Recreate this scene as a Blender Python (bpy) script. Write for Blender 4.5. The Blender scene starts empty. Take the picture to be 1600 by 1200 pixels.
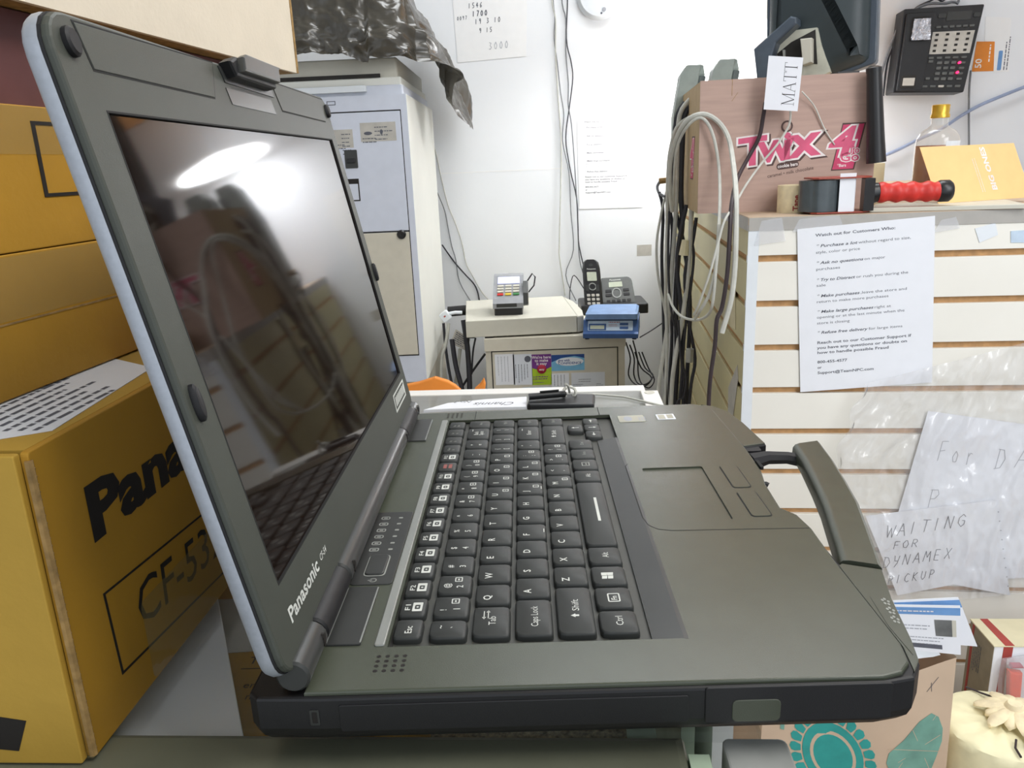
import bpy, bmesh, math, random
from mathutils import Vector, Matrix, noise
random.seed(7)
SC = bpy.context.scene
COL = SC.collection
# ------------------------------------------------------------------ camera
# All measures below are millimetres: u to the right, v away from the camera,
# z up from the laptop's key tops, which stand 982 mm above the floor.
Z0 = 982.0
CC = Vector((22.886, -314.049, 187.955))
FPX = 1222.97
RX = Vector((0.9990753, 0.0105922, -0.0416685))
RY = Vector((-0.0372273, -0.2717056, -0.9616601))
RZ = Vector((-0.0215077, 0.9623221, -0.2710600))
def W(p): return Vector((p[0], p[1], p[2] + Z0)) * 0.001
camd = bpy.data.cameras.new('camera'); cam = bpy.data.objects.new('camera', camd); COL.objects.link(cam)
camd.sensor_width = 36; camd.lens = 36 * FPX / 1600; camd.clip_start = 0.01; camd.clip_end = 50
cm = Matrix((RX, -RY, -RZ)).transposed().to_4x4(); cm.translation = W(CC); cam.matrix_world = cm
SC.camera = cam
SC.view_settings.view_transform = 'Standard'; SC.view_settings.look = 'None'
SC.view_settings.gamma = 1.0; SC.view_settings.use_curve_mapping = False
SC.view_settings.exposure = 0.75
# ------------------------------------------------------------------ world and large lights
wd = bpy.data.worlds.new('world'); SC.world = wd; wd.use_nodes = True
bgn = wd.node_tree.nodes['Background']; bgn.inputs[0].default_value = (0.86, 0.93, 1.0, 1); bgn.inputs[1].default_value = 0.66
def area(name, loc, tgt, sx, sy, power, color=(1, 1, 1), spread=180):
    l = bpy.data.lights.new(name, 'AREA'); l.shape = 'RECTANGLE'; l.size = sx; l.size_y = sy; l.energy = power; l.color = color; l.spread = math.radians(spread)
    o = bpy.data.objects.new(name, l); COL.objects.link(o); o.location = W(loc)
    o.rotation_euler = (W(tgt) - W(loc)).to_track_quat('-Z', 'Y').to_euler(); return o
area('ceiling_tube_light', (500, 1500, 1560), (500, 1500, 0), 1.2, 0.5, 11, (0.95, 0.98, 1.0))
area('slatwall_fill_light', (1450, -500, 700), (800, 1000, -200), 0.9, 1.2, 2.4, (0.95, 0.97, 1.0), 70)  # added fill aimed at the slatwall front; no window is modelled there

area('carton_fill_light', (850, -250, 1500), (-200, 150, 100), 1.0, 0.5, 6, (1, 0.98, 0.95), 120)  # added fill to brighten the left cartons and near counter, not a fixture

# ------------------------------------------------------------------ pixel rays (a ray through the photograph met with a real plane)
def ray(x, y):
    a, b = (x - 800) / FPX, (y - 600) / FPX
    return RX * a + RY * b + RZ
def az(x, y, z=0.0): d = ray(x, y); return CC + d * ((z - CC.z) / d.z)
def ay(x, y, Y): d = ray(x, y); return CC + d * ((Y - CC.y) / d.y)
def ax(x, y, X): d = ray(x, y); return CC + d * ((X - CC.x) / d.x)
def apl(x, y, P, n): d = ray(x, y); return CC + d * ((P - CC).dot(n) / d.dot(n))
# ------------------------------------------------------------------ frames
class Fr:
    def __init__(s, o, x=(1, 0, 0), y=(0, 1, 0), z=None):
        s.o = Vector(o); s.x = Vector(x).normalized(); s.y = Vector(y).normalized()
        s.z = Vector(z).normalized() if z else s.x.cross(s.y).normalized()
    def __call__(s, a, b, c=0): return s.o + s.x * a + s.y * b + s.z * c
def quad(p00, p10, p11, p01, w=None, h=None):
    p00, p10, p11, p01 = map(Vector, (p00, p10, p11, p01))
    w = w or (p10 - p00).length; h = h or (p01 - p00).length
    n = (p10 - p00).cross(p01 - p00).normalized()
    def f(a, b, c=0):
        s, t = a / w, b / h
        return p00 * (1 - s) * (1 - t) + p10 * s * (1 - t) + p11 * s * t + p01 * (1 - s) * t + n * c
    f.w, f.h = w, h
    return f
def sub(f, ox, oy, ang=0, oz=0):
    c, s = math.cos(math.radians(ang)), math.sin(math.radians(ang))
    return lambda a, b, z=0: f(ox + a * c - b * s, oy + a * s + b * c, z + oz)
WORLD = Fr((0, 0, 0))
# ------------------------------------------------------------------ 2D outlines
def rrect(x0, y0, x1, y1, r=0, n=3):
    if not isinstance(r, (tuple, list)) and r <= 0: return [(x0, y0), (x1, y0), (x1, y1), (x0, y1)]
    rs = r if isinstance(r, (tuple, list)) else (r,) * 4
    out = []
    for (cx, cy, a0, rr) in ((x0, y0, 180, rs[0]), (x1, y0, 270, rs[1]), (x1, y1, 0, rs[2]), (x0, y1, 90, rs[3])):
        rr = max(rr, 1e-3)
        px = cx + rr * (1 if cx == x0 else -1); py = cy + rr * (1 if cy == y0 else -1)
        for i in range(n + 1):
            a = math.radians(a0 + 90 * i / n); out.append((px + rr * math.cos(a), py + rr * math.sin(a)))
    return out
def circ(cx, cy, r, n=16, ry=None):
    return [(cx + r * math.cos(2 * math.pi * i / n), cy + (ry or r) * math.sin(2 * math.pi * i / n)) for i in range(n)]
def inset(p, d):
    if abs(d) < 1e-9: return list(p)
    A = sum(p[i][0] * p[(i + 1) % len(p)][1] - p[(i + 1) % len(p)][0] * p[i][1] for i in range(len(p)))
    sg = 1 if A > 0 else -1
    out = []; n = len(p)
    for i in range(n):
        a, b, c = Vector(p[i - 1]), Vector(p[i]), Vector(p[(i + 1) % n])
        e1, e2 = (b - a), (c - b)
        if e1.length < 1e-6 or e2.length < 1e-6: out.append(tuple(b)); continue
        n1 = Vector((-e1.y, e1.x)).normalized() * sg; n2 = Vector((-e2.y, e2.x)).normalized() * sg
        m = n1 + n2
        if m.length < 1e-3: m = n1.copy()
        m.normalize(); k = d / max(0.45, m.dot(n1)); out.append((b.x + m.x * k, b.y + m.y * k))
    return out
def strip(pts, w):
    out1, out2 = [], []
    for i, p in enumerate(pts):
        a = Vector(pts[max(0, i - 1)]); b = Vector(pts[min(len(pts) - 1, i + 1)]); t = (b - a)
        t = t.normalized() if t.length > 1e-9 else Vector((1, 0)); nn = Vector((-t.y, t.x)) * w / 2
        out1.append((p[0] + nn.x, p[1] + nn.y)); out2.append((p[0] - nn.x, p[1] - nn.y))
    return out2 + out1[::-1]
# ------------------------------------------------------------------ mesh builder
ORG = {}
class MB:
    def __init__(s): s.v = []; s.f = []
    def slab(s, fn, ol, z0, z1, bev=0, bot=0):
        A = sum(ol[i][0] * ol[(i + 1) % len(ol)][1] - ol[(i + 1) % len(ol)][0] * ol[i][1] for i in range(len(ol)))
        if A < 0: ol = ol[::-1]
        rings = []
        if bot: rings.append([(x, y, z0) for x, y in inset(ol, bot)]); rings.append([(x, y, z0 + bot) for x, y in ol])
        else: rings.append([(x, y, z0) for x, y in ol])
        if bev:
            rings.append([(x, y, z1 - bev) for x, y in ol]); rings.append([(x, y, z1 - bev * .3) for x, y in inset(ol, bev * .3)]); rings.append([(x, y, z1) for x, y in inset(ol, bev)])
        else: rings.append([(x, y, z1) for x, y in ol])
        return s.loft([[fn(*p) for p in r] for r in rings])
    def box(s, fn, x0, x1, y0, y1, z0, z1, r=0, bev=0, bot=0): return s.slab(fn, rrect(min(x0, x1), min(y0, y1), max(x0, x1), max(y0, y1), r), z0, z1, bev, bot)
    def loft(s, rings, caps=True, closed=True):
        n = len(rings[0]); b = len(s.v)
        for r in rings:
            for p in r: s.v.append(tuple(p))
        for k in range(len(rings) - 1):
            for i in range(n if closed else n - 1):
                j = (i + 1) % n
                s.f.append((b + k * n + i, b + k * n + j, b + (k + 1) * n + j, b + (k + 1) * n + i))
        if caps:
            s.f.append(tuple(b + i for i in range(n))[::-1]); s.f.append(tuple(b + (len(rings) - 1) * n + i for i in range(n)))
        return s
    def tube(s, pts, r, n=6, caps=True, flat=1.0):
        pts = [Vector(p) for p in pts]; rings = []; up = None
        for i, p in enumerate(pts):
            t = (pts[min(len(pts) - 1, i + 1)] - pts[max(0, i - 1)])
            t = t.normalized() if t.length > 1e-9 else Vector((0, 0, 1))
            if up is None: up = t.orthogonal().normalized() if abs(t.y) > .9 else t.cross(Vector((0, 1, 0))).normalized()
            up = (up - t * up.dot(t)); up = up.normalized() if up.length > 1e-6 else t.orthogonal().normalized()
            w = t.cross(up); rr = r[i] if isinstance(r, (list, tuple)) else r
            rings.append([p + up * rr * math.cos(2 * math.pi * k / n) + w * rr * flat * math.sin(2 * math.pi * k / n) for k in range(n)])
        return s.loft(rings, caps)
    def lathe(s, fn, prof, n=24, caps=True):
        return s.loft([[fn(r * math.cos(2 * math.pi * k / n), r * math.sin(2 * math.pi * k / n), z) for k in range(n)] for r, z in prof], caps)
    def plate(s, fn, outer, holes, z0, z1, bev=0):
        bm = bmesh.new(); loops = [inset(outer, bev)] + holes; es = []; allv = []
        for L in loops:
            vs = [bm.verts.new((x, y, 0)) for x, y in L]; allv.append(vs)
            es += [bm.edges.new((vs[i], vs[(i + 1) % len(vs)])) for i in range(len(vs))]
        bmesh.ops.triangle_fill(bm, edges=es, use_beauty=True, normal=(0, 0, 1))
        bm.verts.index_update(); b = len(s.v)
        for v in bm.verts: s.v.append(tuple(fn(v.co.x, v.co.y, z1)))
        for f in bm.faces:
            ids = [v.index for v in f.verts]
            if f.normal.z < 0: ids = ids[::-1]
            s.f.append(tuple(b + i for i in ids))
        bm.free()
        o = outer
        if sum(o[i][0] * o[(i + 1) % len(o)][1] - o[(i + 1) % len(o)][0] * o[i][1] for i in range(len(o))) < 0: o = o[::-1]
        rr = [[fn(x, y, z0) for x, y in o], [fn(x, y, z1 - bev) for x, y in o]]
        if bev: rr += [[fn(x, y, z1 - bev * .3) for x, y in inset(o, bev * .3)], [fn(x, y, z1) for x, y in inset(o, bev)]]
        s.loft(rr, caps=False)
        for h in holes: s.loft([[fn(x, y, z1) for x, y in h], [fn(x, y, z0) for x, y in h]], caps=False)
        return s
    def grid(s, fn, nu, nv):
        b = len(s.v)
        for j in range(nv + 1):
            for i in range(nu + 1): s.v.append(tuple(fn(i / nu, j / nv)))
        for j in range(nv):
            for i in range(nu):
                a = b + j * (nu + 1) + i; s.f.append((a, a + 1, a + nu + 2, a + nu + 1))
        return s
    def add(s, me, fn):
        b = len(s.v)
        for v in me.vertices: s.v.append(tuple(fn(v.co.x, v.co.y, v.co.z)))
        for p in me.polygons: s.f.append(tuple(b + i for i in p.vertices))
        return s
    def mesh(s, name, mat, org, smooth=False):
        me = bpy.data.meshes.new(name); o = W(org)
        me.from_pydata([tuple(W(p) - o) for p in s.v], [], s.f); me.validate()
        if mat: me.materials.append(mat)
        if smooth:
            me.polygons.foreach_set('use_smooth', [True] * len(me.polygons)); me.set_sharp_from_angle(angle=0.7)
        me.update(); return me
    def build(s, name, mat, parent=None, smooth=False, label=None, cat=None, group=None, kind=None, org=None):
        if parent is not None: org = ORG[parent.name]
        elif org is None:
            xs = [p[0] for p in s.v]; ys = [p[1] for p in s.v]; zs = [p[2] for p in s.v]
            org = Vector(((min(xs) + max(xs)) / 2, (min(ys) + max(ys)) / 2, min(zs)))
        ob = bpy.data.objects.new(name, s.mesh(name, mat, org, smooth)); COL.objects.link(ob); ORG[ob.name] = Vector(org)
        if parent is not None: ob.parent = parent
        else: ob.location = W(org)
        return tag(ob, label, cat, group, kind or ('stuff' if name == 'printed_text' else None))
def tag(ob, label=None, cat=None, group=None, kind=None):
    if label: ob['label'] = label
    if cat: ob['category'] = cat
    if group: ob['group'] = group
    if kind: ob['kind'] = kind
    return ob
def thing(name, label, cat, loc, group=None):
    o = bpy.data.objects.new(name, None); COL.objects.link(o); o.location = W(loc); o.empty_display_size = .02
    ORG[o.name] = Vector(loc); return tag(o, label, cat, group)
def bx(name, mat, parent, fn, x0, x1, y0, y1, z0, z1, r=0, bev=0, **k):
    return MB().box(fn, x0, x1, y0, y1, z0, z1, r, bev).build(name, mat, parent, **k)
# ------------------------------------------------------------------ text
_tc = {}
def tmesh(body, bold=0.0, shear=0.0, align='LEFT', res=2):
    key = (body, bold, shear, align, res)
    if key not in _tc:
        cu = bpy.data.curves.new('t', 'FONT'); cu.body = body; cu.size = 1.0; cu.offset = bold; cu.shear = shear; cu.align_x = align
        cu.resolution_u = res; cu.fill_mode = 'FRONT'
        o = bpy.data.objects.new('t', cu); COL.objects.link(o)
        dg = bpy.context.evaluated_depsgraph_get(); me = bpy.data.meshes.new_from_object(o.evaluated_get(dg))
        bpy.data.objects.remove(o); bpy.data.curves.remove(cu); _tc[key] = me
    return _tc[key]
def text(mb, fn, body, x, y, size, ang=0, bold=0.0, shear=0.0, align='LEFT', z=0.15, sx=1.0, width=None, res=2):
    me = tmesh(body, bold, shear, align, res)
    if width:
        xs = [v.co.x for v in me.vertices]; sx = width / (size * (max(xs) - min(xs)))
    f = sub(fn, x, y, ang)
    return mb.add(me, lambda a, b, c: f(a * size * sx, b * size, z))
def scrib(mb, fn, x0, y0, w, rows, pitch, h=None, z=0.15, fill=.9, ang=0):
    h = h or pitch * .4
    g = sub(fn, x0, y0, ang)
    for r in range(rows):
        x = 0; end = w * random.uniform(fill * .75, 1)
        while x < end:
            l = min(random.uniform(1.2, 4.5) * h, end - x)
            if l > h * .5: b = len(mb.v); y = -r * pitch; mb.v += [tuple(g(x, y, z)), tuple(g(x + l, y, z)), tuple(g(x + l, y + h, z)), tuple(g(x, y + h, z))]; mb.f.append((b, b + 1, b + 2, b + 3))
            x += l + h * .7
STK = {'W': ['0,1 .25,0 .5,.8 .75,0 1,1'], 'A': ['0,0 .45,1 .9,0', '.2,.4 .75,.4'], 'I': ['.3,0 .3,1'], 'T': ['0,1 .9,1', '.45,1 .4,0'], 'N': ['0,0 .1,1 .7,0 .8,1'],
       'G': ['.8,.8 .5,1 .1,.7 .1,.3 .5,0 .8,.2 .8,.5 .5,.5'], 'F': ['.1,0 .15,1 .8,1', '.1,.5 .65,.55'], 'O': ['.4,1 .05,.6 .2,.1 .6,.05 .8,.5 .6,.95 .4,1'],
       'R': ['.1,0 .15,1 .6,1 .75,.75 .5,.5 .15,.5', '.35,.5 .8,0'], 'D': ['.15,0 .15,1', '0,1 .6,.95 .9,.5 .6,.05 0,0'], 'Y': ['.1,1 .2,.5 .6,.5', '.75,1 .6,.3 .3,-.1'],
       'M': ['0,0 .15,1 .45,.4 .75,1 .9,0'], 'E': ['.7,1 .1,1 .1,0 .7,0', '.1,.5 .6,.5'], 'X': ['.1,1 .8,0', '.8,1 .1,0'], 'P': ['.15,0 .15,1', '.05,1 .6,1 .75,.75 .5,.5 .15,.5'],
       'C': ['.75,.9 .4,1 .1,.6 .15,.2 .5,0 .8,.15'], 'K': ['.1,1 .1,0', '.7,1 .1,.5 .8,0'], 'U': ['.1,1 .1,.3 .4,0 .7,.3 .7,1'],
       'o': ['.3,.6 .05,.3 .2,.05 .5,.05 .55,.4 .3,.6'], 'r': ['.1,.6 .15,0', '.12,.4 .3,.6 .5,.55'], '0': ['.4,1 .1,.6 .2,.1 .5,0 .7,.5 .4,1'], '1': ['.3,1 .3,0'], '7': ['.1,1 .7,1 .3,0'],
       '3': ['.1,1 .6,.9 .35,.55 .7,.3 .4,0 .1,.1'], '5': ['.7,1 .2,1 .15,.6 .6,.5 .6,.1 .1,0'], '4': ['.5,0 .5,1 .1,.4 .8,.4'], '6': ['.6,1 .15,.5 .2,0 .6,.1 .6,.4 .2,.4'],
       '9': ['.6,.6 .2,.6 .2,1 .6,.95 .6,.5 .5,0'], ' ': []}
def hand(mb, fn, body, x, y, h, wd=0.62, th=None, z=.25, slope=0.0):
    th = th or h * .06
    for ch in body:
        for st in STK.get(ch, []):
            pts = [tuple(map(float, q.split(','))) for q in st.split()]
            q = [(x + a * h * wd + b * h * .12, y + b * h + slope * a) for a, b in pts]
            for i in range(len(q) - 1):
                mb.slab(fn, strip([q[i], q[i + 1]], th), z - .1, z)
        x += h * (wd + .22); y += slope * h
def crumple(x, y, z, sc, depth=3):
    p = Vector((x, y, z)) * sc; v = 0; a = 1
    for k in range(depth): v += a * (1 - 2 * abs(noise.noise(p))); p = p * 2.1 + Vector((3.1, 1.7, 4.3)); a *= .5
    return v
# ------------------------------------------------------------------ materials
def lin(c):
    return tuple(((x / 255) / 12.92 if x <= 10 else (((x / 255) + .055) / 1.055) ** 2.4) for x in c) + (1,)
def mat(name, c, rough=.6, metal=0.0, var=.08, scale=40, bump=0.0, bscale=300, spec=.5, emit=0, ecol=None, coat=0, c2=None, stretch=None):
    m = bpy.data.materials.new(name); m.use_nodes = True; nt = m.node_tree; b = nt.nodes['Principled BSDF']
    tc = nt.nodes.new('ShaderNodeTexCoord'); mp = nt.nodes.new('ShaderNodeMapping'); nt.links.new(tc.outputs['Object'], mp.inputs[0])
    if stretch: mp.inputs['Scale'].default_value = stretch
    nz = nt.nodes.new('ShaderNodeTexNoise'); nz.inputs['Scale'].default_value = scale; nz.inputs['Detail'].default_value = 4
    nt.links.new(mp.outputs[0], nz.inputs['Vector'])
    mx = nt.nodes.new('ShaderNodeMix'); mx.data_type = 'RGBA'
    a = lin(c); d = lin(c2) if c2 else tuple(min(1, x * (1 - var * 1.6)) for x in a[:3]) + (1,)
    hi = a if c2 else tuple(min(1, x * (1 + var)) for x in a[:3]) + (1,)
    mx.inputs[6].default_value = d; mx.inputs[7].default_value = hi
    rp = nt.nodes.new('ShaderNodeMapRange'); rp.inputs[1].default_value = .3; rp.inputs[2].default_value = .7
    nt.links.new(nz.outputs['Fac'], rp.inputs[0]); nt.links.new(rp.outputs[0], mx.inputs[0]); nt.links.new(mx.outputs[2], b.inputs['Base Color'])
    b.inputs['Roughness'].default_value = rough; b.inputs['Metallic'].default_value = metal; b.inputs['Specular IOR Level'].default_value = spec
    b.inputs['Coat Weight'].default_value = coat
    if emit: b.inputs['Emission Color'].default_value = lin(ecol or c); b.inputs['Emission Strength'].default_value = emit
    if bump:
        n2 = nt.nodes.new('ShaderNodeTexNoise'); n2.inputs['Scale'].default_value = bscale; n2.inputs['Detail'].default_value = 5
        nt.links.new(mp.outputs[0], n2.inputs['Vector']); bp = nt.nodes.new('ShaderNodeBump'); bp.inputs['Strength'].default_value = bump; bp.inputs['Distance'].default_value = .002
        nt.links.new(n2.outputs['Fac'], bp.inputs['Height']); nt.links.new(bp.outputs[0], b.inputs['Normal'])
    return m
def film(name, c, alpha, rough=.12, bscale=18, bump=.6, refl=.35):
    m = mat(name, c, rough, 0, .02, 10, max(bump, .01), bscale); nt = m.node_tree; b = nt.nodes['Principled BSDF']; out = nt.nodes['Material Output']
    tr = nt.nodes.new('ShaderNodeBsdfTransparent'); mx = nt.nodes.new('ShaderNodeMixShader'); mx.inputs[0].default_value = alpha
    gl = nt.nodes.new('ShaderNodeBsdfGlossy'); gl.inputs['Roughness'].default_value = rough; ad = nt.nodes.new('ShaderNodeMixShader')
    lw = nt.nodes.new('ShaderNodeLayerWeight'); lw.inputs[0].default_value = .5
    pw = nt.nodes.new('ShaderNodeMath'); pw.operation = 'POWER'; pw.inputs[1].default_value = 4
    ml = nt.nodes.new('ShaderNodeMath'); ml.operation = 'MULTIPLY_ADD'; ml.inputs[1].default_value = refl; ml.inputs[2].default_value = .04
    bp = [n for n in nt.nodes if n.type == 'BUMP'][0]
    nt.links.new(bp.outputs[0], gl.inputs['Normal']); nt.links.new(bp.outputs[0], lw.inputs['Normal'])
    nt.links.new(lw.outputs['Facing'], pw.inputs[0]); nt.links.new(pw.outputs[0], ml.inputs[0])
    nt.links.new(tr.outputs[0], mx.inputs[1]); nt.links.new(b.outputs[0], mx.inputs[2])
    nt.links.new(ml.outputs[0], ad.inputs[0]); nt.links.new(mx.outputs[0], ad.inputs[1]); nt.links.new(gl.outputs[0], ad.inputs[2]); nt.links.new(ad.outputs[0], out.inputs[0])
    return m
M = dict(
    wall=mat('white_wall_paint', (236, 238, 241), .75, var=.02, scale=3, bump=.12, bscale=60),
    ceil=mat('ceiling_paint', (225, 225, 220), .9, var=.02), floor=mat('floor_tile', (120, 112, 100), .6, var=.15, scale=6),
    deck=mat('deck_plastic', (72, 76, 64), .25, var=.03, scale=60, bump=.08, bscale=2500), body=mat('black_body', (17, 16, 19), .5, var=.05, bump=.08, bscale=2500),
    bezel=mat('bezel_plastic', (68, 71, 64), .5, var=.03, bump=.08, bscale=2500), silver=mat('silver_lid', (172, 177, 186), .38, .35, .04, 500),
    rubber=mat('black_rubber', (24, 23, 26), .6), seam=mat('seam_dark', (26, 26, 26), .8), screen=mat('screen_glass', (26, 17, 12), .05, var=.05, spec=.34),
    key=mat('key_plastic', (50, 52, 51), .5, var=.04, scale=80), keyside=mat('tray_plastic', (66, 67, 62), .5), legend=mat('legend_white', (214, 216, 210), .6),
    dimleg=mat('legend_grey', (150, 152, 146), .6), redleg=mat('legend_red', (150, 84, 78), .6), bright=mat('brushed_strip', (160, 162, 158), .35, .5, .05),
    satin=mat('satin_dark', (60, 61, 60), .3, .2, .05), sticker=mat('silver_sticker', (168, 166, 150), .4, .3), carton=mat('gold_carton', (176, 130, 32), .7, var=.12, scale=9, bump=.15, bscale=120),
    cartonend=mat('gold_carton_end', (184, 146, 54), .7, var=.1, scale=9, bump=.15, bscale=120), ink=mat('black_ink', (26, 20, 16), .7), tape=film('packing_tape', (210, 190, 130), .12, .08, 30, .3),
    corr=mat('corrugated_edge', (156, 124, 74), .8, var=.25, scale=200), beige=mat('beige_carton', (226, 214, 194), .8, var=.02, bump=.1), maroon=mat('maroon_box', (92, 52, 52), .7),
    paper=mat('white_paper', (232, 234, 240), .8, var=.01), paper2=mat('wall_paper', (240, 240, 240), .8, var=.01), grey=mat('grey_ink', (92, 94, 104), .8), pale=mat('pale_ink', (165, 168, 176), .8),
    kraft=mat('kraft_box', (186, 158, 146), .8, var=.05, scale=12, bump=.1, stretch=(1, 1, 12)), kraftside=mat('kraft_side', (186, 160, 122), .8, var=.05),
    pink=mat('pink_ink', (216, 92, 128), .6), crimson=mat('crimson_ink', (166, 28, 58), .6), dk=mat('dark_shadow_ink', (88, 66, 62), .7), white=mat('white_ink', (240, 232, 230), .7),
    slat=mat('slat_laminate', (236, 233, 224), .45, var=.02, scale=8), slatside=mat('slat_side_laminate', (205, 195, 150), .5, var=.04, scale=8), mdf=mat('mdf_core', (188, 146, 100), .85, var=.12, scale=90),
    trim=mat('trim_white', (226, 231, 236), .4, var=.02), cap=mat('grey_edge_tape', (172, 168, 162), .4, var=.05), topbd=mat('top_board', (186, 164, 140), .6, var=.06),
    cab=mat('cabinet_lilac', (212, 217, 230), .5, var=.02), cabside=mat('cabinet_side', (228, 228, 220), .5, var=.03, scale=5), putty=mat('putty_metal', (208, 202, 186), .5, var=.03, bump=.08, bscale=900), gap=mat('gap_dark', (40, 38, 36), .8),
    device=mat('device_beige', (200, 197, 184), .5, var=.02), bag=mat('trash_bag', (70, 66, 58), .26, var=.15, scale=20, bump=.5, bscale=30, spec=.8), blue=mat('scale_blue', (62, 96, 150), .45), bluetop=mat('scale_top', (110, 140, 182), .5),
    lcd=mat('lcd', (190, 196, 176), .3), black=mat('black_plastic', (28, 28, 30), .35, var=.05), cable_k=mat('black_cable', (42, 42, 50), .5), cable_w=mat('grey_cable', (200, 200, 192), .5), cable_b=mat('brown_cable', (54, 42, 46), .5), cable_s=mat('thin_wire', (120, 122, 126), .5), cable_l=mat('blue_grey_cable', (150, 162, 190), .5),
    orange=mat('orange_envelope', (228, 138, 50), .7, var=.08, scale=15, bump=.3, bscale=40), card_o=mat('orange_card', (250, 204, 140), .6, var=.02), gold=mat('gold_cap', (206, 164, 60), .3, .6), red=mat('red_grip', (206, 48, 40), .45, var=.12, scale=40),
    redframe=mat('red_brown_frame', (150, 62, 44), .4), teal=mat('teal_print', (48, 158, 152), .7, var=.08), sage=mat('sage_print', (116, 164, 150), .7, var=.12), bagkraft=mat('kraft_bag', (204, 180, 156), .8, var=.06, scale=9, bump=.15, bscale=60),
    cream=mat('cream_tissue', (244, 236, 196), .6, var=.06, scale=30, bump=.4, bscale=60), cream2=mat('cream_flower', (246, 228, 190), .7, var=.12, scale=60), rail=mat('rail_metal', (118, 120, 102), .45, .3, .12, 12), chrome=mat('chrome_post', (170, 172, 168), .35, .25, .3, 14),
    whiteframe=mat('white_frame', (232, 230, 226), .5, var=.02), carpet=mat('carpet_shelf', (128, 116, 92), .95, var=.5, scale=260, bump=.8, bscale=400), greenglass=mat('glass_edge_green', (178, 196, 172), .15, var=.1),
    monitor=mat('monitor_shell', (52, 62, 66), .4, var=.05), monitor2=mat('monitor_bezel', (74, 84, 96), .3), port=mat('port_white', (190, 190, 176), .6), speaker=mat('speaker_grey', (150, 160, 154), .5), speaker2=mat('speaker_cloth', (108, 118, 118), .8),
    purple=mat('purple_card', (112, 46, 130), .6), lime=mat('lime_card', (170, 200, 40), .6), cobalt=mat('cobalt_card', (28, 70, 140), .6), sky=mat('sky_card', (120, 184, 220), .6), paleblue=mat('pale_blue_label', (196, 214, 232), .6),
    whitebox=mat('white_box_board', (250, 252, 255), .5, var=.01, emit=0), lightcard=mat('business_card', (222, 226, 234), .7, var=.02), wood=mat('wood_panel', (206, 150, 88), .5, var=.15, scale=6, stretch=(1, 1, 12)), lamp=mat('lamp_glow', (255, 250, 240), .5, emit=26, ecol=(250, 252, 255)), shade=mat('lamp_shade', (255, 252, 246), .5, emit=6, ecol=(250, 252, 255)), badge=mat('badge_pink', (206, 66, 108), .6), led=mat('red_led', (230, 30, 70), .4, emit=3, ecol=(255, 30, 80)),
    foil=mat('foil_tape', (196, 198, 206), .25, .6, .2, 60, .8, 90), roll=mat('tape_roll', (70, 78, 82), .2, var=.08, spec=.7), greybox=mat('grey_photo', (110, 112, 112), .6, var=.2), bluebar=mat('blue_bar', (108, 152, 204), .7), redbar=mat('red_stripe', (168, 66, 58), .7), boxtan=mat('box_tan', (222, 212, 178), .8, var=.03), boxside=mat('box_side', (150, 140, 120), .8),
    greenkey=mat('green_key', (60, 130, 70), .5), yellowkey=mat('yellow_key', (220, 190, 60), .5), phone=mat('phone_grey', (92, 94, 92), .45), termsil=mat('terminal_silver', (150, 152, 156), .4, 0), backlit=mat('terminal_screen', (200, 205, 240), .4, emit=.25, ecol=(200, 205, 245)),
    bagfilm=film('clear_bag', (240, 240, 244), .22, .16, 14, 1.0, 1.0), glassclear=film('bottle_clear', (230, 232, 220), .2, .03, 5, .05, .8), tableglass=film('counter_glass', (190, 205, 195), .05, .02, 4, .01), liquor=mat('amber_liquor', (168, 84, 22), .08, var=.05, spec=.6), leafgreen=mat('green_leaf', (110, 128, 86), .6), stickgrey=mat('grey_label', (190, 186, 178), .7), ora=mat('orange_plastic', (232, 66, 16), .4))
# ------------------------------------------------------------------ room shell
WY = 2300.0
MB().box(WORLD, -1500, 1700, WY, WY + 80, -982, 1650).build('wall_back', M['wall'], kind='structure')
MB().box(WORLD, -1580, -1500, -1800, WY + 80, -982, 1650).build('wall_left', M['wall'], kind='structure')
MB().box(WORLD, 1700, 1780, -1800, WY + 80, -982, 1650).build('wall_right', M['wall'], kind='structure')
MB().box(WORLD, -1580, 1780, -1800, WY + 80, -1040, -982).build('floor', M['floor'], kind='structure')
MB().box(WORLD, -1580, 1780, -1800, WY + 80, 1650, 1700).build('ceiling', M['ceil'], kind='structure')
# ------------------------------------------------------------------ display counter under the laptop
TZ = -32.0
ctr = thing('display_counter', 'glass-topped display counter with dark metal rail under the laptop', 'counter', (-300, 190, -982))
CTF = Fr((140, 428, 0), (1, -.047, 0), (.047, 1, 0))      # the counter stands turned a little from the laptop
CY0, CXL = -480, -1120
bx('top_glass', M['tableglass'], ctr, CTF, CXL, -8, CY0 - 2, -4, TZ - 5, TZ)
bx('front_rail', M['rail'], ctr, CTF, CXL, -38, CY0 - 80, CY0 - 2, TZ - 45, TZ - 1, bev=4)
bx('corner_glass', M['greenglass'], ctr, CTF, -38, -30, CY0 - 76, CY0 - 12, TZ - 150, TZ - 2)
MB().box(CTF, -24, 1, CY0 - 80, CY0 - 4, -982, TZ - 1, 3, 1).build('corner_post', M['chrome'], ctr, label='shiny metal corner post')
MB().box(CTF, CXL, -3, -4, 14, TZ - 30, TZ + 1, 0, 1).build('back_frame_bar', M['whiteframe'], ctr, label='white back frame bar')
MB().box(CTF, -8, 9, CY0 + 60, -4, TZ - 30, TZ + .5, 0, 1).build('side_frame_bar', M['whiteframe'], ctr)
MB().lathe(Fr(CTF(0, -12, TZ + .5)), [(0.1, 0), (5, 0), (5, .6), (0.1, .6)], 12).build('screw_cap', M['device'], ctr)
bx('case_shelf', M['carpet'], ctr, CTF, CXL, -20, CY0, -4, -200, -190)
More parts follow.
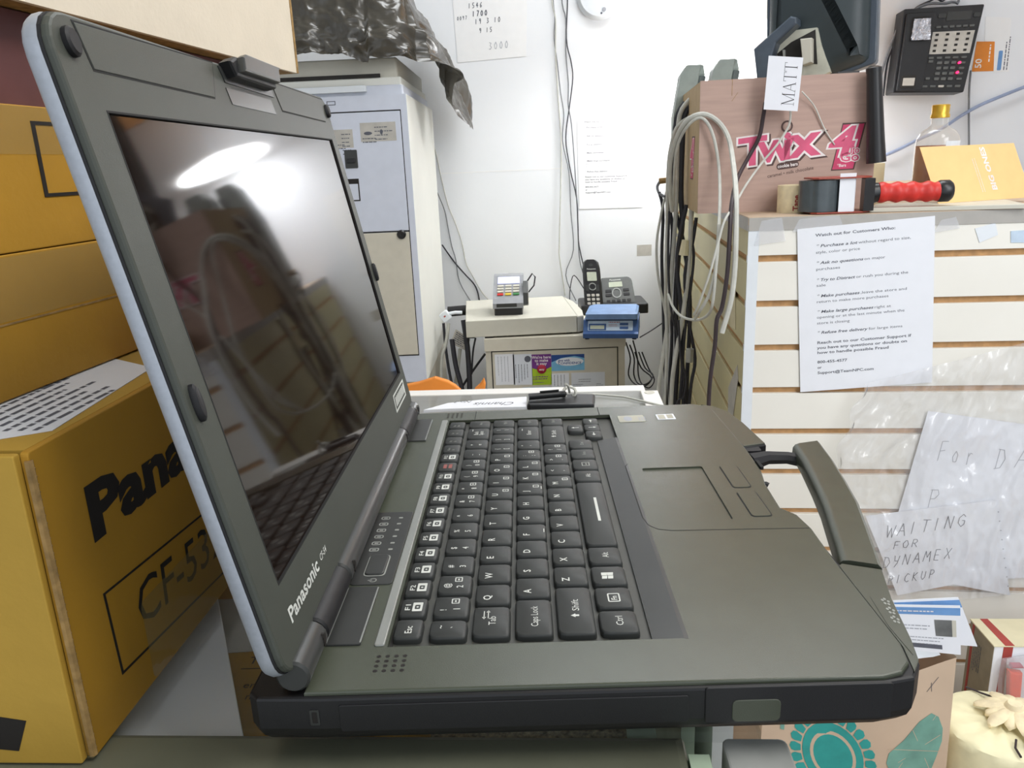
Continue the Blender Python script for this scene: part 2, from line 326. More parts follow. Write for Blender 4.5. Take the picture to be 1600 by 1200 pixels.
bx('case_back', M['whiteframe'], ctr, CTF, CXL, -8, 0, 12, -982, TZ - 30)
bx('case_side', M['whiteframe'], ctr, CTF, -14, -4, CY0 + 60, -4, -982, TZ - 30)
bx('case_base', M['rail'], ctr, CTF, CXL, -20, CY0, -4, -982, -900)
bx('sliding_glass_frame', M['greenglass'], ctr, CTF, -60, -48, CY0 + 2, CY0 + 10, -190, TZ - 8)
bx('sliding_glass_frame', M['greenglass'], ctr, CTF, -34, -28, CY0 + 30, -10, -190, TZ - 20)
# ------------------------------------------------------------------ LAPTOP
lap = thing('laptop', 'rugged open laptop with grey deck and front carry handle on the glass counter', 'laptop', (40, 105, TZ))
base_o = [(-88, -60), (-84, -64), (-60, -65), (150, -65), (162, -62.5), (168, -54), (172, -40), (178, -9), (184.8, 16), (167.5, 23), (166.5, 57), (164.5, 74), (158.6, 83), (160.4, 116), (163.9, 136), (165, 168), (166.5, 181.5), (181.6, 186), (178.5, 230), (174.5, 258), (168, 272), (158, 278), (140, 280), (-84, 280), (-88, 275)]
mb = MB(); mb.plate(WORLD, base_o, [rrect(-40, -37, 84.5, 257)], -15, -1.7, 1.2)
mb.loft([[WORLD(x, y, z) for x, y in inset(base_o, d)] for d, z in ((0, -15), (1.5, -19), (5, -23), (9, -24))])
mb.build('base_body', M['body'], lap)
deck_o = [(-66, -63.3), (150, -63.5), (158, -61), (163, -55.5), (165.3, -44), (165.3, 0), (165.2, 25), (166.3, 57), (164.3, 74), (158.4, 83), (160.2, 116), (163.7, 136), (164.8, 168), (164.8, 184), (163, 262), (159, 271), (150, 276.5), (-66, 277)]
mb = MB(); mb.plate(WORLD, deck_o, [rrect(-39, -36, 83.5, 256), rrect(92, 70.5, 129.5, 146.5, 1.5)], -2.2, 0, .8)
mb.build('palm_rest_deck', M['deck'], lap)
bx('keyboard_tray', M['keyside'], lap, WORLD, -39.5, 84, -36.5, 256.5, -4.5, -3.2)
MB().loft([[WORLD(x, y, z) for x, z in ((69.5, -3), (69.5, -1.9), (82, .05), (83.7, .05), (83.7, -3))] for y in (-36.3, 205)]).build('wrist_slope', M['satin'], lap)  # part of the deck; darker material puts the slope's dark reflection into its colour
MB().box(WORLD, -44.5, -40.2, -35.5, 256, 0, .7, 1, .4).build('accent_strip', M['bright'], lap, label='bright metallic strip along the function keys')
bx('tray_edge', M['gap'], lap, WORLD, -39, -37.8, -36, 256, -3.2, -2.9)
bx('touchpad', M['deck'], lap, WORLD, 91.5, 130, 70, 147, -1.6, -.95)
mb = MB()
g = [(84.5, 155), (82.2, 151), (82, 110), (81.9, 76), (83.5, 67), (88, 61.5), (95, 59.5), (130, 58.5), (165, 57.3)]
mb.slab(WORLD, strip(g, .55), 0, .08)
for pts in ([(76, 256.5), (76, 277)], [(-19.5, 256.5), (-19.5, 277)], [(74, 256.5), (83.5, 256.5)]): mb.slab(WORLD, strip(pts, .5), 0, .07)
mb.build('deck_seam', M['seam'], lap)
for (a, b, c, d) in ((140.3, 111.5, 150.6, 145), (140.3, 72.8, 150.9, 104.6)):
    q = MB().box(WORLD, a - .5, c + .5, b - .6, d + .6, 0, .1, 2.4).build('button_gap', M['seam'], lap)
    MB().box(WORLD, a + .1, c - .1, b, d, .1, .42, 2, .2).build('touchpad_button', M['deck'], lap)
MB().box(WORLD, 164.6, 166.8, 141, 153, -1.6, .4, .8, .3).build('latch_notch', M['seam'], lap)
MB().tube([WORLD(158, 123, -3.5), WORLD(162.5, 122, -3.5), WORLD(163.5, 121.5, -4)], 2.2, 8).build('lock_pin', M['rubber'], lap)
# stickers
s = MB().box(WORLD, 89, 108.4, 237, 252, 0, .25, 1).build('chip_sticker', M['sticker'], lap, label='silver oval-emblem sticker')
mb = MB(); mb.slab(WORLD, circ(96, 244.5, 3.2, 16, 5.5), .25, .3); mb.slab(WORLD, circ(96, 244.5, 1.6, 12, 3), .3, .32)
mb.build('emblem', M['pale'], s)
mb = MB(); scrib(mb, Fr((100, 239, 0), (0, 1, 0), (-1, 0, 0)), 0, -5, 11, 3, 2, 1, z=.3); mb.build('printed_text', M['pale'], s)
s = MB().box(WORLD, 117.8, 131.3, 240, 252.4, 0, .25, .6).build('energy_sticker', M['paper'], lap, label='small white sticker')
mb = MB(); mb.slab(WORLD, rrect(119, 241, 124, 251), .25, .3); mb.slab(WORLD, rrect(125.5, 242, 130, 251), .25, .3); mb.build('printed_mark', M['sticker'], s)
# speakers
for (u0, v0) in ((-41.2, -51.6), (-41, 263.5)):
    for i in range(4):
        for j in range(4): MB().slab(WORLD, circ(u0 + 3.5 * i, v0 + 3.1 * j, .95, 8), 0, .06).build('speaker_hole', M['ink'], lap)
# power panel
pp = MB().box(WORLD, -65, -45, 13.5, 93, 0, .5, 2, .3).build('status_panel', M['satin'], lap)
MB().box(WORLD, -60.2, -49.6, 21, 42, .5, .65, 2.4).build('button_rim', M['dimleg'], pp)
MB().box(WORLD, -59.6, -50.2, 21.7, 41.3, .65, 1.5, 2, .5).build('power_button', M['satin'], pp)
f = Fr((-54.5, 17.3, .5), (0, 1, 0), (-1, 0, 0)); mb = MB()
mb.slab(f, strip([(1.6 * math.sin(a), 1.6 * math.cos(a)) for a in [.6 + 5.1 * k / 10 for k in range(11)]], .45), 0, .08); mb.slab(f, rrect(-.25, .4, .25, 2.4), 0, .08)
mb.build('power_symbol', M['dimleg'], pp)
for k, v in enumerate((48, 55, 62.5, 70, 77.5, 85)):
    mb = MB(); mb.slab(WORLD, rrect(-52.2, v - .8, -50, v + .8, .3), .5, .6)
    mb.plate(WORLD, rrect(-62, v - 1.8, -57, v + 1.8, 1 + .2 * (k % 3)), [rrect(-61.4, v - 1.2, -57.6, v + 1.2, .5)], .5, .6)
    mb.slab(WORLD, rrect(-60.5, v - .5, -58.5, v + .5), .5, .6)
    mb.build('status_mark', M['dimleg'], pp)
for (a, b, c, d) in ((-65, -34.5, -50.2, 11.2), (-65.3, 211, -52, 259)):
    p = MB().box(WORLD, a, c, b, d, 0, .9, 1, .3).build('hinge_cover', M['satin'], lap)
    MB().box(WORLD, a, a + .7, b + 1, d - 1, .9, 1.0).box(WORLD, c - .7, c, b + 1, d - 1, .9, 1.0).build('cover_edge', M['bright'], p)
# keys ------------------------------------------------------------
rows = {'f': (-37.6, -26.4), 'n': (-22.7, -7.4), 'q': (-4.6, 10.8), 'a': (13.6, 28.9), 'z': (31.6, 46.9), 's': (49.4, 64.8)}
kmesh = {}
def key(row, v0, v1, leg, u=None):
    u0, u1 = u or rows[row]; cu, cv = (u0 + u1) / 2, (v0 + v1) / 2; w, h = u1 - u0, v1 - v0
    kk = (round(w, 1), round(h, 1))
    if kk not in kmesh:
        r = (3.2, 1.4, 2.6, 1.4) if row != 'f' else 1.6
        o = rrect(-w / 2, -h / 2, w / 2, h / 2, r, 2)
        kmesh[kk] = MB().loft([[(x, y, z - Z0) for x, y in inset(o, d)] for d, z in ((-.5, -3.3), (-.35, -1.2), (0, -.35), (.5, 0))]).mesh('key', M['key'], (0, 0, -Z0), True)
    k = bpy.data.objects.new('key', kmesh[kk]); COL.objects.link(k); k.parent = lap
    k.location = W((cu, cv, 0)) - W(ORG['laptop']); ORG[k.name] = Vector((cu, cv, 0))
    fk = Fr((u0, v0, 0.02), (0, 1, 0), (-1, 0, 0))          # x along the row, y towards the hinge
    mb = MB(); mt = 'legend'; H = h; Wd = w
    if row == 'f':
        f0 = sub(fk, 0, -w, 0)
        if leg.startswith('F') and leg != 'F11':
            text(mb, f0, leg, H * .26, w - 4.2, 3.3, bold=.01, width=4.6 if len(leg) == 2 else 5.6, z=.06)
            ic = MB(); ic.plate(f0, rrect(H * .22, w - 9.6, H * .74, w - 5.2, .4), [rrect(H * .34, w - 8.6, H * .6, w - 6.2, .5)], 0, .07); ic.slab(f0, circ(H * .47, w - 7.4, .55, 8), 0, .07)
            b = len(mb.v); mb.v += ic.v; mb.f += [tuple(b + i for i in fc) for fc in ic.f]
        elif leg == 'F11':
            mt = 'redleg'; mb.slab(f0, rrect(H * .25, w - 8.6, H * .75, w - 6.4), 0, .07); mb.slab(f0, rrect(H * .25, w - 5.2, H * .75, w - 3), 0, .07)
        elif leg == 'Esc': text(mb, f0, 'Esc', H * .2, w - 7.2, 4.2, bold=.01, z=.06)
        else:
            for i, l in enumerate(leg.split('/')): text(mb, f0, l, H * .18, w - 4.6 - 3 * i, 2.6, z=.06)
            mt = 'dimleg'
    elif leg == 'space':
        mb.slab(fk, rrect(H * .34, -Wd + Wd * .36, H * .72, -Wd + Wd * .46), 0, .07)
    elif leg == 'win':
        for a in (0, 1):
            for b_ in (0, 1): mb.slab(fk, [(4.6 + a * 3, -9.4 + b_ * 2.8 - a * .2), (7.2 + a * 3, -9.7 + b_ * 2.8 - a * .2), (7.2 + a * 3, -7.2 + b_ * 2.8 + a * .2), (4.6 + a * 3, -7 + b_ * 2.8)], 0, .07)
    elif leg == 'Fn':
        mb.plate(fk, rrect(4, -10.5, 11, -5, .8), [rrect(4.6, -9.9, 10.4, -5.6, .4)], 0, .07); text(mb, fk, 'Fn', 5.3, -9.1, 3.6, bold=.02, z=.08)
    elif leg == 'menu':
        mb.plate(fk, rrect(5, -10.5, 11, -5.5, .3), [rrect(5.6, -9.9, 10.4, -6.1)], 0, .07); mb.slab(fk, rrect(6.4, -8.6, 9.6, -8), 0, .07)
        mt = 'dimleg'
    elif leg in ('up', 'down', 'left', 'right'):
        c = sub(fk, H / 2, -Wd / 2, {'up': 0, 'left': 90, 'down': 180, 'right': 270}[leg]); mb.slab(c, [(-.35, -2.6), (.35, -2.6), (.35, 1), (1.4, 1), (0, 3), (-1.4, 1), (-.35, 1)], 0, .07)
    elif len(leg) == 1 and leg.isalpha():
        text(mb, fk, leg, 2.6, -6.8, 5.0, bold=.012, z=.06)
        num = {'U': '4', 'I': '5', 'O': '6', 'P': '*', 'J': '1', 'K': '2', 'L': '3', 'M': '0'}.get(leg)
        if num:
            mb.plate(fk, rrect(8.6, -13, 12.2, -9.4, .5), [rrect(9.1, -12.5, 11.7, -9.9, .3)], 0, .07); text(mb, fk, num, 9.6, -12, 2.4, z=.08)
        if leg in 'FJ': mb.slab(fk, rrect(6, -14.6, 10, -14.1), 0, .1)
    elif '|' in leg:
        a, b_ = leg.split('|')[:2]; x = H * .5 if H < 14 else H * .28
        text(mb, fk, a, x, -5.6, 4.2, bold=.008, z=.06); text(mb, fk, b_, x, -11.6, 4.4, bold=.01, z=.06)
        if leg in ('!|1', '@|2', '&|7', '*|8', '(|9', ')|0', ':|;', '>|.', '?|/'):
            mb.plate(fk, rrect(10, -11, 14, -7.4, .5), [rrect(10.5, -10.5, 13.5, -7.9, .3)], 0, .07); mb.slab(fk, rrect(11.3, -9.6, 12.7, -8.8), 0, .07)
    else:
        for i, l in enumerate(leg.split('/')):
            wl = {'Tab': 6.5, 'Caps Lock': 15.5, 'Shift': 9, 'Ctrl': 6.8, 'Alt': 5, 'Enter': 9, 'Back': 7, 'Space': 8}.get(l)
            sz = 4.4 if len(l) > 2 and row != 'r' else 3.2
            text(mb, fk, l, H * .5 - (wl or 5) / 2 + (3 if l == 'Shift' else 0), -Wd * .62 - (1.5 if i else 0) * 2.4 + (2 if '/' in leg else 0), sz if wl else 3.2, z=.06, width=wl or 5.4)
        if leg == 'Shift': mb.slab(fk, [(H * .5 - 5.6, -9.2), (H * .5 - 4.4, -9.2), (H * .5 - 4.4, -7.6), (H * .5 - 3.6, -7.6), (H * .5 - 5, -5.6), (H * .5 - 6.4, -7.6), (H * .5 - 5.6, -7.6)], 0, .07)
        if leg == 'Tab':
            for yy, dx in ((-4.4, 1), (-6.2, -1)): mb.slab(fk, strip([(13, yy), (18.5, yy)], .4), 0, .07); mb.slab(fk, [(15.7 - dx * 3.4, yy), (15.7 - dx * 1.8, yy + .9), (15.7 - dx * 1.8, yy - .9)], 0, .07)
        if leg in ('Back/Space', 'Enter'): mb.slab(fk, strip([(H * .5 + 4.6, -3.2), (H * .5 + 8.6, -3.2)], .5), 0, .07)
        if row in 'r' or leg in ('Home', 'PgUp', 'PgDn', 'End', 'Del', 'Ins'): mt = 'dimleg'
    if mb.v: mb.build('legend', M[mt], k)
fl = ['Esc'] + ['F%d' % i for i in range(1, 13)] + ['Num/Lk', 'Prt/Sc', 'Scr/Lk', 'Pau/Brk']
for i, l in enumerate(fl): key('f', -29.6 + 16.75 * i, -29.6 + 16.75 * i + 13.4, l)
key('n', -30.2, -17.8, '~|`')
for i, l in enumerate(['!|1', '@|2', '#|3', '$|4', '%|5', '^|6', '&|7', '*|8', '(|9', ')|0', '_|-', '+|=']): key('n', -14.7 + 19 * i, 1.3 + 19 * i, l)
key('n', 213.3, 235, 'Back/Space'); key('n', 238, 252.5, 'Home')
key('q', -30.2, -8.2, 'Tab')
for i, l in enumerate('QWERTYUIOP'): key('q', -5.2 + 19 * i, 10.8 + 19 * i, l)
key('q', 184.8, 200.8, '{|['); key('q', 203.8, 219.8, '}|]'); key('q', 222.8, 235, '||\\'.replace('||', 'I|')); key('q', 238, 252.5, 'PgUp')
key('a', -30.2, -3.4, 'Caps Lock')
for i, l in enumerate('ASDFGHJKL'): key('a', -.4 + 19 * i, 15.6 + 19 * i, l)
key('a', 170.6, 186.6, ':|;'); key('a', 189.6, 205.6, '"|\''); key('a', 208.6, 235, 'Enter'); key('a', 238, 252.5, 'PgDn')
key('z', -30.2, 6.1, 'Shift')
for i, l in enumerate('ZXCVBNM'): key('z', 9.1 + 19 * i, 25.1 + 19 * i, l)
key('z', 142.1, 158.1, '<|,'); key('z', 161.1, 177.1, '>|.'); key('z', 180.1, 196.1, '?|/'); key('z', 199.1, 235, 'Shift'); key('z', 238, 252.5, 'End')
key('s', -30.2, -14.2, 'Ctrl'); key('s', -11.2, 5, 'Fn'); key('s', 8.2, 24.4, 'win'); key('s', 27.6, 43.8, 'Alt'); key('s', 46.8, 127, 'space')
key('s', 130, 146, 'Alt'); key('s', 149, 165, 'menu'); key('s', 168, 184, 'Ins'); key('s', 187, 203.2, 'Del')
key('r', 222, 236, 'up', (50.4, 61)); key('r', 208, 221, 'left', (62.4, 73.4)); key('r', 222, 235.4, 'down', (62.4, 73.4)); key('r', 236.4, 249.4, 'right', (62.4, 73.4))
# handle ----------------------------------------------------------
ho = [az(x, y, -1) for x, y in ((1281, 690), (1302, 718), (1322, 750), (1342, 785), (1357, 825), (1369, 858), (1379, 886))]
hi = [az(x, y, -1) for x, y in ((1238, 696), (1253, 722), (1270, 757), (1284, 790), (1295, 825), (1303, 850), (1310, 876))]
rings = []
for a, b in zip(hi, ho):
    d = b - a; n = []
    for s_, z in ((0, -9), (.02, -2.5), (.1, -.6), (.25, 0), (.9, 0), (1, -2), (1, -9), (.85, -12), (.2, -12)): p = a + d * s_; n.append((p.x, p.y, z))
    rings.append(n)
MB().loft(rings).build('carry_handle', M['deck'], lap, smooth=True)
MB().tube([WORLD(166, 168, -7), WORLD(178, 172, -6), WORLD(192, 173, -7), WORLD(202, 168, -8)], [6, 4.6, 4.2, 4.5], 8, flat=1.1).build('handle_arm', M['rubber'], lap, smooth=True)
bx('handle_socket', M['rubber'], lap, WORLD, 163, 176, 176, 185.5, -14, -2.5, r=2)
for pl in ([(163, -60), (168, -53), (171.4, -40), (177.4, -9), (184, 15.3), (168, 22), (166, 20), (166, -44)], [(165.5, 182.5), (181, 186.6), (178, 230), (174, 257), (167, 271), (158, 277.4), (160, 262), (164, 200)]):
    MB().slab(WORLD, pl, -1.8, -1.1, .3).build('front_flange', M['deck'], lap)
# bumper marks
mp = MB().slab(WORLD, [(168.6, -8), (175.5, -11.5), (170.8, -40), (167.2, -50), (166.6, -30)], -1.2, -.9).build('indicator_panel', M['deck'], lap)
for (x, y) in ((1384, 940), (1392, 954), (1399, 968)):
    c = az(x, y, -.9); mb = MB()
    for k in range(5): mb.slab(WORLD, circ(c.x + 1.1 * math.cos(k * 1.26), c.y + 2.2 * math.sin(k * 1.26), .55, 8, .9), -.9, -.82)
    mb.build('indicator_mark', M['dimleg'], mp)
# near side: ports, covers, lock slot
sf = Fr((0, -65, 0), (1, 0, 0), (0, 0, 1))
mb = MB().box(sf, -53, 78, -16.2, -4.6, -.2, .5, 1, .3).build('port_cover', M['body'], lap)
bc = MB().box(sf, 84, 153, -16.8, -1.6, -.2, .6, 1, .3).build('battery_cover', M['body'], lap)
MB().box(sf, 94, 112, -16.4, -7, .6, .9, 2, .3).build('cover_latch', M['deck'], bc)
q = MB().plate(sf, rrect(-64.2, -13.2, -60.6, -6.6, .5), [rrect(-63.4, -12.4, -61.4, -7.4, .3)], -.1, .25).build('lock_slot', M['satin'], lap)
MB().box(sf, -63.4, -61.4, -12.4, -7.4, -.1, .05).build('slot_hole', M['ink'], q)
for (x, y) in ((-60, -30), (96, -14), (-70, 262), (118, 262)):
    MB().lathe(Fr((x, y, TZ)), [(8, 0), (9, 2), (9, 8.5)], 14).build('rubber_foot', M['rubber'], lap)
# lid -------------------------------------------------------------
LA = 1.7679805743627544
Bp = Vector((-74.1765, 0, 38.6531)); ld = Vector((math.cos(LA), 0, math.sin(LA))); ln = Vector((math.sin(LA), 0, -math.cos(LA)))
LF = Fr(Bp, (0, 1, 0), ld, ln)             # a = v, b = height up the lid, c = towards the keyboard
lo = rrect(-70.5, -31, 273, 204, (11, 11, 13, 13), 5)
def lid_pl(x, y): p = apl(x, y, Bp, ln); return ((p - Bp).dot(Vector((0, 1, 0))), (p - Bp).dot(ld))
MB().plate(LF, inset(lo, .8), [rrect(-51.8, 0, 258.2, 174.2)], -3.4, 0, 1.1).build('lid_bezel', M['bezel'], lap)
MB().slab(LF, inset(lo, .3), -5.2, -2.6).build('lid_gasket', M['rubber'], lap)
rings = [[LF(x, y, z) for x, y in inset(lo, d)] for d, z in ((0.2, -3.6), (0, -4.4), (0, -7), (1, -8.8), (3, -10))]
MB().loft(rings[::-1]).build('lid_shell', M['silver'], lap, smooth=True, label='silver-grey lid shell')
MB().box(LF, -52.5, 259, -.6, 175, -2.2, -1.0).build('display', M['screen'], lap, label='glossy dark switched-off display')
mb = MB(); mb.plate(LF, rrect(-51.9, -.1, 258.3, 174.3), [rrect(-51.2, .5, 257.2, 173.6)], -1.2, .1); mb.build('display_border', M['seam'], lap)
for pl in ([(-53, 200.7), (-50.3, 187), (50.3, 186.2), (61, 202)], [(146.5, 202), (153, 187), (253, 186), (262, 201)]):
    MB().slab(LF, inset(pl, -.7), 0, .1).build('panel_seam', M['seam'], lap)
    MB().slab(LF, pl, 0, .35, .2).build('antenna_panel', M['bezel'], lap)
for (v, s_, rx, ry) in ((-60, 193.8, 3.6, 4.6), (265, 193.5, 3.4, 4.6), (-64, 77.7, 2.2, 6.8), (268.5, 77, 2.2, 6.8)):
    MB().loft([[LF(x, y, z) for x, y in circ(v, s_, rx * k, 14, ry * k)] for k, z in ((1, 0), (1, 1.6), (.8, 2.4))]).build('rubber_bumper', M['rubber'], lap, smooth=True)
mb = MB(); mb.slab(LF, [(67, 201.5), (70, 194.4), (143, 193.4), (141, 203)], 0, .5); mb.build('latch_recess', M['satin'], lap)
mb = MB(); mb.slab(LF, [(69, 192), (71, 184.6), (138, 184), (136, 191.6)], 0, .3); mb.build('latch_pad', M['satin'], lap)
lt = MB().slab(LF, [(70, 203), (74, 196.4), (134, 196), (138, 203.5), (130, 206.5), (80, 206)], 0, 6, 1.5).build('lid_latch', M['body'], lap)
MB().slab(LF, [(76, 198), (132, 198), (136, 204.5), (140, 206.5), (86, 206.8), (80, 205)], 6, 9.5, 1).build('latch_hook', M['satin'], lt)
mb = MB(); text(mb, LF, 'Panasonic', -52.4, -16.6, 8.6, bold=.022, width=42, z=.12); mb.build('maker_lettering', M['legend'], lap)
mb = MB(); text(mb, LF, 'CF-54', -6, -15.4, 4.2, bold=.01, shear=.2, width=10, z=.12); mb.build('model_lettering', M['legend'], lap)
q = MB().plate(LF, [(211, -17), (256, -17), (259, -5), (214, -5)], [[(213, -15.8), (254, -15.8), (256.6, -6.2), (215.6, -6.2)]], 0, .12).build('badge', M['legend'], lap)
mb = MB()
for k in range(8): mb.slab(LF, [(217 + k * 4.8, -14), (220 + k * 4.8, -14), (222 + k * 4.8, -8), (219 + k * 4.8, -8)], .02, .14)
mb.build('badge_lettering', M['legend'], q)
ha = lambda v: (v, -68.5, 6.0)
def barrel(v0, v1, m, nm):
    MB().loft([[(-69.5 + 6.6 * math.cos(t) * k, v, 6.2 + 6.6 * math.sin(t) * k) for t in [2 * math.pi * i / 16 for i in range(16)]] for k, v in ((.85, v0), (1, v0 + 1), (1, v1 - 1), (.85, v1))]).build(nm, m, lap, smooth=True)
barrel(-63, -34.5, M['satin'], 'hinge_barrel'); barrel(-33.5, 11, M['body'], 'hinge_barrel'); barrel(12, 206, M['satin'], 'hinge_barrel'); barrel(207, 255, M['body'], 'hinge_barrel'); barrel(256, 270, M['satin'], 'hinge_barrel')
for v in (-40, 20, 200, 262): MB().slab(Fr((-63, v, 7), (0, 1, 0), (0, 0, 1)), circ(0, 0, 1.6, 10, 3), -1, .3).build('hinge_screw_hole', M['ink'], lap)
# ------------------------------------------------------------------ cartons on the left
# big carton: right face passes (-153.8,-57.5) to (-150.5,102)
cf = Fr((-154.5, -57.5, TZ), (.045, .999, 0), (0, 0, 1))       # a = away along right face, b = up, c = to the right
H1 = 97 - TZ
def carton(name, label, fn, L, D, z0, z1, m=('carton', 'cartonend'), side=None, group=None):
    t = thing(name, label, 'box', fn(L / 2, z0, -D / 2), group)
    th = 3
    MB().slab(fn, rrect(.3, z0, L, z1, 1.5), -th, 0, .5).build('side_panel', M[m[0]], t)
    f2 = Fr(fn(0, 0, -D), fn.z, fn.y)                         # near end panel
    MB().box(f2, .5, D - th, z0, z1, 0, th, 1, .5).build('end_panel', M[m[1]], t)
    MB().box(f2, .5, D - th, z0, z1, -L, -L + th, 1).build('end_panel', M[m[1]], t)
    MB().box(fn, 0, L, z0, z1, -D, -D + th, 1).build('side_panel', M[m[0]], t)
    for zz in (z1 - 3, z0): 
        MB().box(fn, 3.2, L - 3, zz + (0 if zz == z0 else 0), zz + 3, -D + th, -th - .2).build('flap_panel', M[m[1]], t)
    return t, f2
c1, e1 = carton('shipping_carton', 'big lowest gold carton with black maker name and boxed model number, beside the laptop lid', cf, 330, 420, 0, H1)
mb = MB(); text(mb, cf, 'Panasonic', 25, 82, 31, bold=.045, width=178, z=.2); mb.build('printed_name', M['ink'], c1)
mb = MB(); mb.plate(cf, [(26.5, 19), (230, 0.5), (230, 43), (24.8, 58.5)], [[(27.8, 20), (229, 1.6), (229, 42), (26.2, 57.4)]], 0, .2)
text(mb, sub(cf, 44, 29, -4.5), 'CF-532', 0, 0, 30, width=86, z=.2); mb.build('printed_model', M['ink'], c1)
MB().slab(cf, rrect(48, 1, 180, 40, 3), .22, .3).build('clear_tape', M['tape'], c1)
MB().box(e1, 250, 420, 0, 34, -.35, -.1, 1).build('clear_tape', M['tape'], c1)
MB().tube([cf(0, 2, 0), cf(0, H1 - 3, 0)], 1.6, 6).build('corrugated_edge', M['corr'], c1)
mb = MB()
for k in range(40): z = 4 + k * (H1 - 8) / 40; mb.tube([cf(-.6, z, .3), cf(.9, z + 1.3, .9)], .7, 5)
mb.build('corrugation', M['corr'], c1, kind='stuff')
mb = MB(); mb.slab(e1, [(335, 12), (392, 6), (398, 20), (340, 30)], 3, 3.2); mb.build('printed_mark', M['ink'], c1)
tl = Fr(cf(0, H1, 0), (.045, .999, 0), (-.999, .045, 0))        # top of the big carton
lb = MB().slab(tl, [(24, 6), (120, 16), (150, 60), (60, 110), (10, 90), (4, 40)], .1, .35).build('address_label', M['paper'], c1, label='white printed label')
mb = MB(); scrib(mb, sub(tl, 24, 12), 0, 0, 80, 8, -6, 2.2, z=.45); mb.build('printed_text', M['grey'], lb)
# two flatter cartons on top, set back and turned
cg = Fr((-206, -12, 97), (.124, .992, 0), (0, 0, 1))
c2, e2 = carton('shipping_carton', 'flat gold carton with a glossy taped seam, middle of the three stacked', cg, 330, 400, 1, 62)
MB().box(cg, 1, 329, 34, 61, .05, .35).build('clear_tape', M['tape'], c2)
MB().slab(cg, strip([(0, 33), (330, 31)], .8), 0, .3).build('flap_seam', M['corr'], c2)
c3, e3 = carton('shipping_carton', 'topmost gold carton of the three stacked, with a framed barcode print', cg, 326, 396, 62.5, 125)
pr_ = MB(); pr_.plate(cg, rrect(68, 85, 150, 118.5), [rrect(70.5, 86.6, 148, 116.9)], 0, .4)
for k, w_ in enumerate((.8, .4, 1.4, .6, 2, .5, 1, 1.8, .6, .9, 1.6, .5)): pr_.slab(cg, rrect(92 + k * 3.6, 87.5, 92 + k * 3.6 + w_, 115.5), 0, .4)
pr_.build('printed_barcode', M['ink'], c3)
MB().box(cg, 1, 325, 104, 124.5, .05, .3).build('clear_tape', M['tape'], c3)
MB().box(Fr((-215, -20, 222.5), (.124, .992, 0), (0, 0, 1)), 0, 320, 0, 44, -360, -8, 1, .5).build('storage_box', M['maroon'], label='dark maroon box between the gold cartons and the big beige box', cat='box')
bg = Fr((-207, -10, 267), (.124, .992, 0), (0, 0, 1))
bt = thing('large_carton', 'large beige cardboard box on top of the carton stack at upper left', 'box', bg(190, 0, -150))
LL = 388
MB().box(bg, 0, LL, 0, 260, -3, 0).build('side_panel', M['beige'], bt)
MB().box(bg, LL, LL + 3.5, 0, 260, -300, .5).build('corrugated_edge', M['corr'], bt)
MB().box(bg, 0, LL, 0, 3, -300, -3).build('bottom_panel', M['corr'], bt)
MB().box(bg, 0, 4, 3, 260, -300, -3).build('end_panel', M['beige'], bt)
MB().box(bg, 0, LL, 3, 260, -303, -300).build('side_panel', M['beige'], bt)
MB().box(bg, 4, LL, 257, 260, -300, -3).build('top_panel', M['beige'], bt)
# ------------------------------------------------------------------ under the glass
uc = thing('stored_carton', 'brown laptop carton with printed lettering under the counter glass', 'box', (-130, 60, -190))
cu = Fr((-182, -40, -190), (1, 0, 0), (0, 1, 0))
MB().box(cu, 0, 128, 0, 235, 0, 128, 1, 1).build('carton_body', M['carton'], uc)
fu = Fr((-182, -40, -61.9), (1, 0, 0), (0, 1, 0)); mb = MB()
text(mb, fu, 'TM', 50, 84, 9, z=.1); mb.slab(fu, strip([(48, 80), (78, 80)], .5), 0, .12)
text(mb, fu, 'er', 54, 64, 7, z=.1); text(mb, fu, 'nel', 58, 55, 7, z=.1); mb.slab(fu, strip([(66, 47), (76, 47)], 1), 0, .12)
mb.plate(fu, rrect(72, 9, 104, 22), [rrect(72.6, 9.6, 103.4, 21.4)], 0, .12); text(mb, fu, 'BOOK', 74, 12, 9.5, bold=.015, width=28, z=.14)
mb.build('printed_text', M['ink'], uc)
lb = MB().slab(fu, [(0, 92), (96, 98), (96, 150), (0, 150)], .1, .3).build('paper_label', M['stickgrey'], uc)
mb = MB(); scrib(mb, sub(fu, 54, 100, 90), 0, 0, 40, 3, 9, .8, z=.35); mb.build('printed_text', M['grey'], lb)
wp = [az(x, y, -46) for x, y in ((383, 1163), (345, 958))]
d_ = (wp[1] - wp[0]); 
p0 = wp[0] - d_ * .45; p1 = wp[1] + d_ * .6
MB().slab(WORLD, [(p0.x, p0.y), (p1.x, p1.y), (p1.x - 150, p1.y - 40), (p0.x - 170, p0.y - 10)], -59, -47, .6).build('white_box', M['whitebox'], label='flat pale grey box lying askew under the counter glass beside the gold cartons', cat='box')
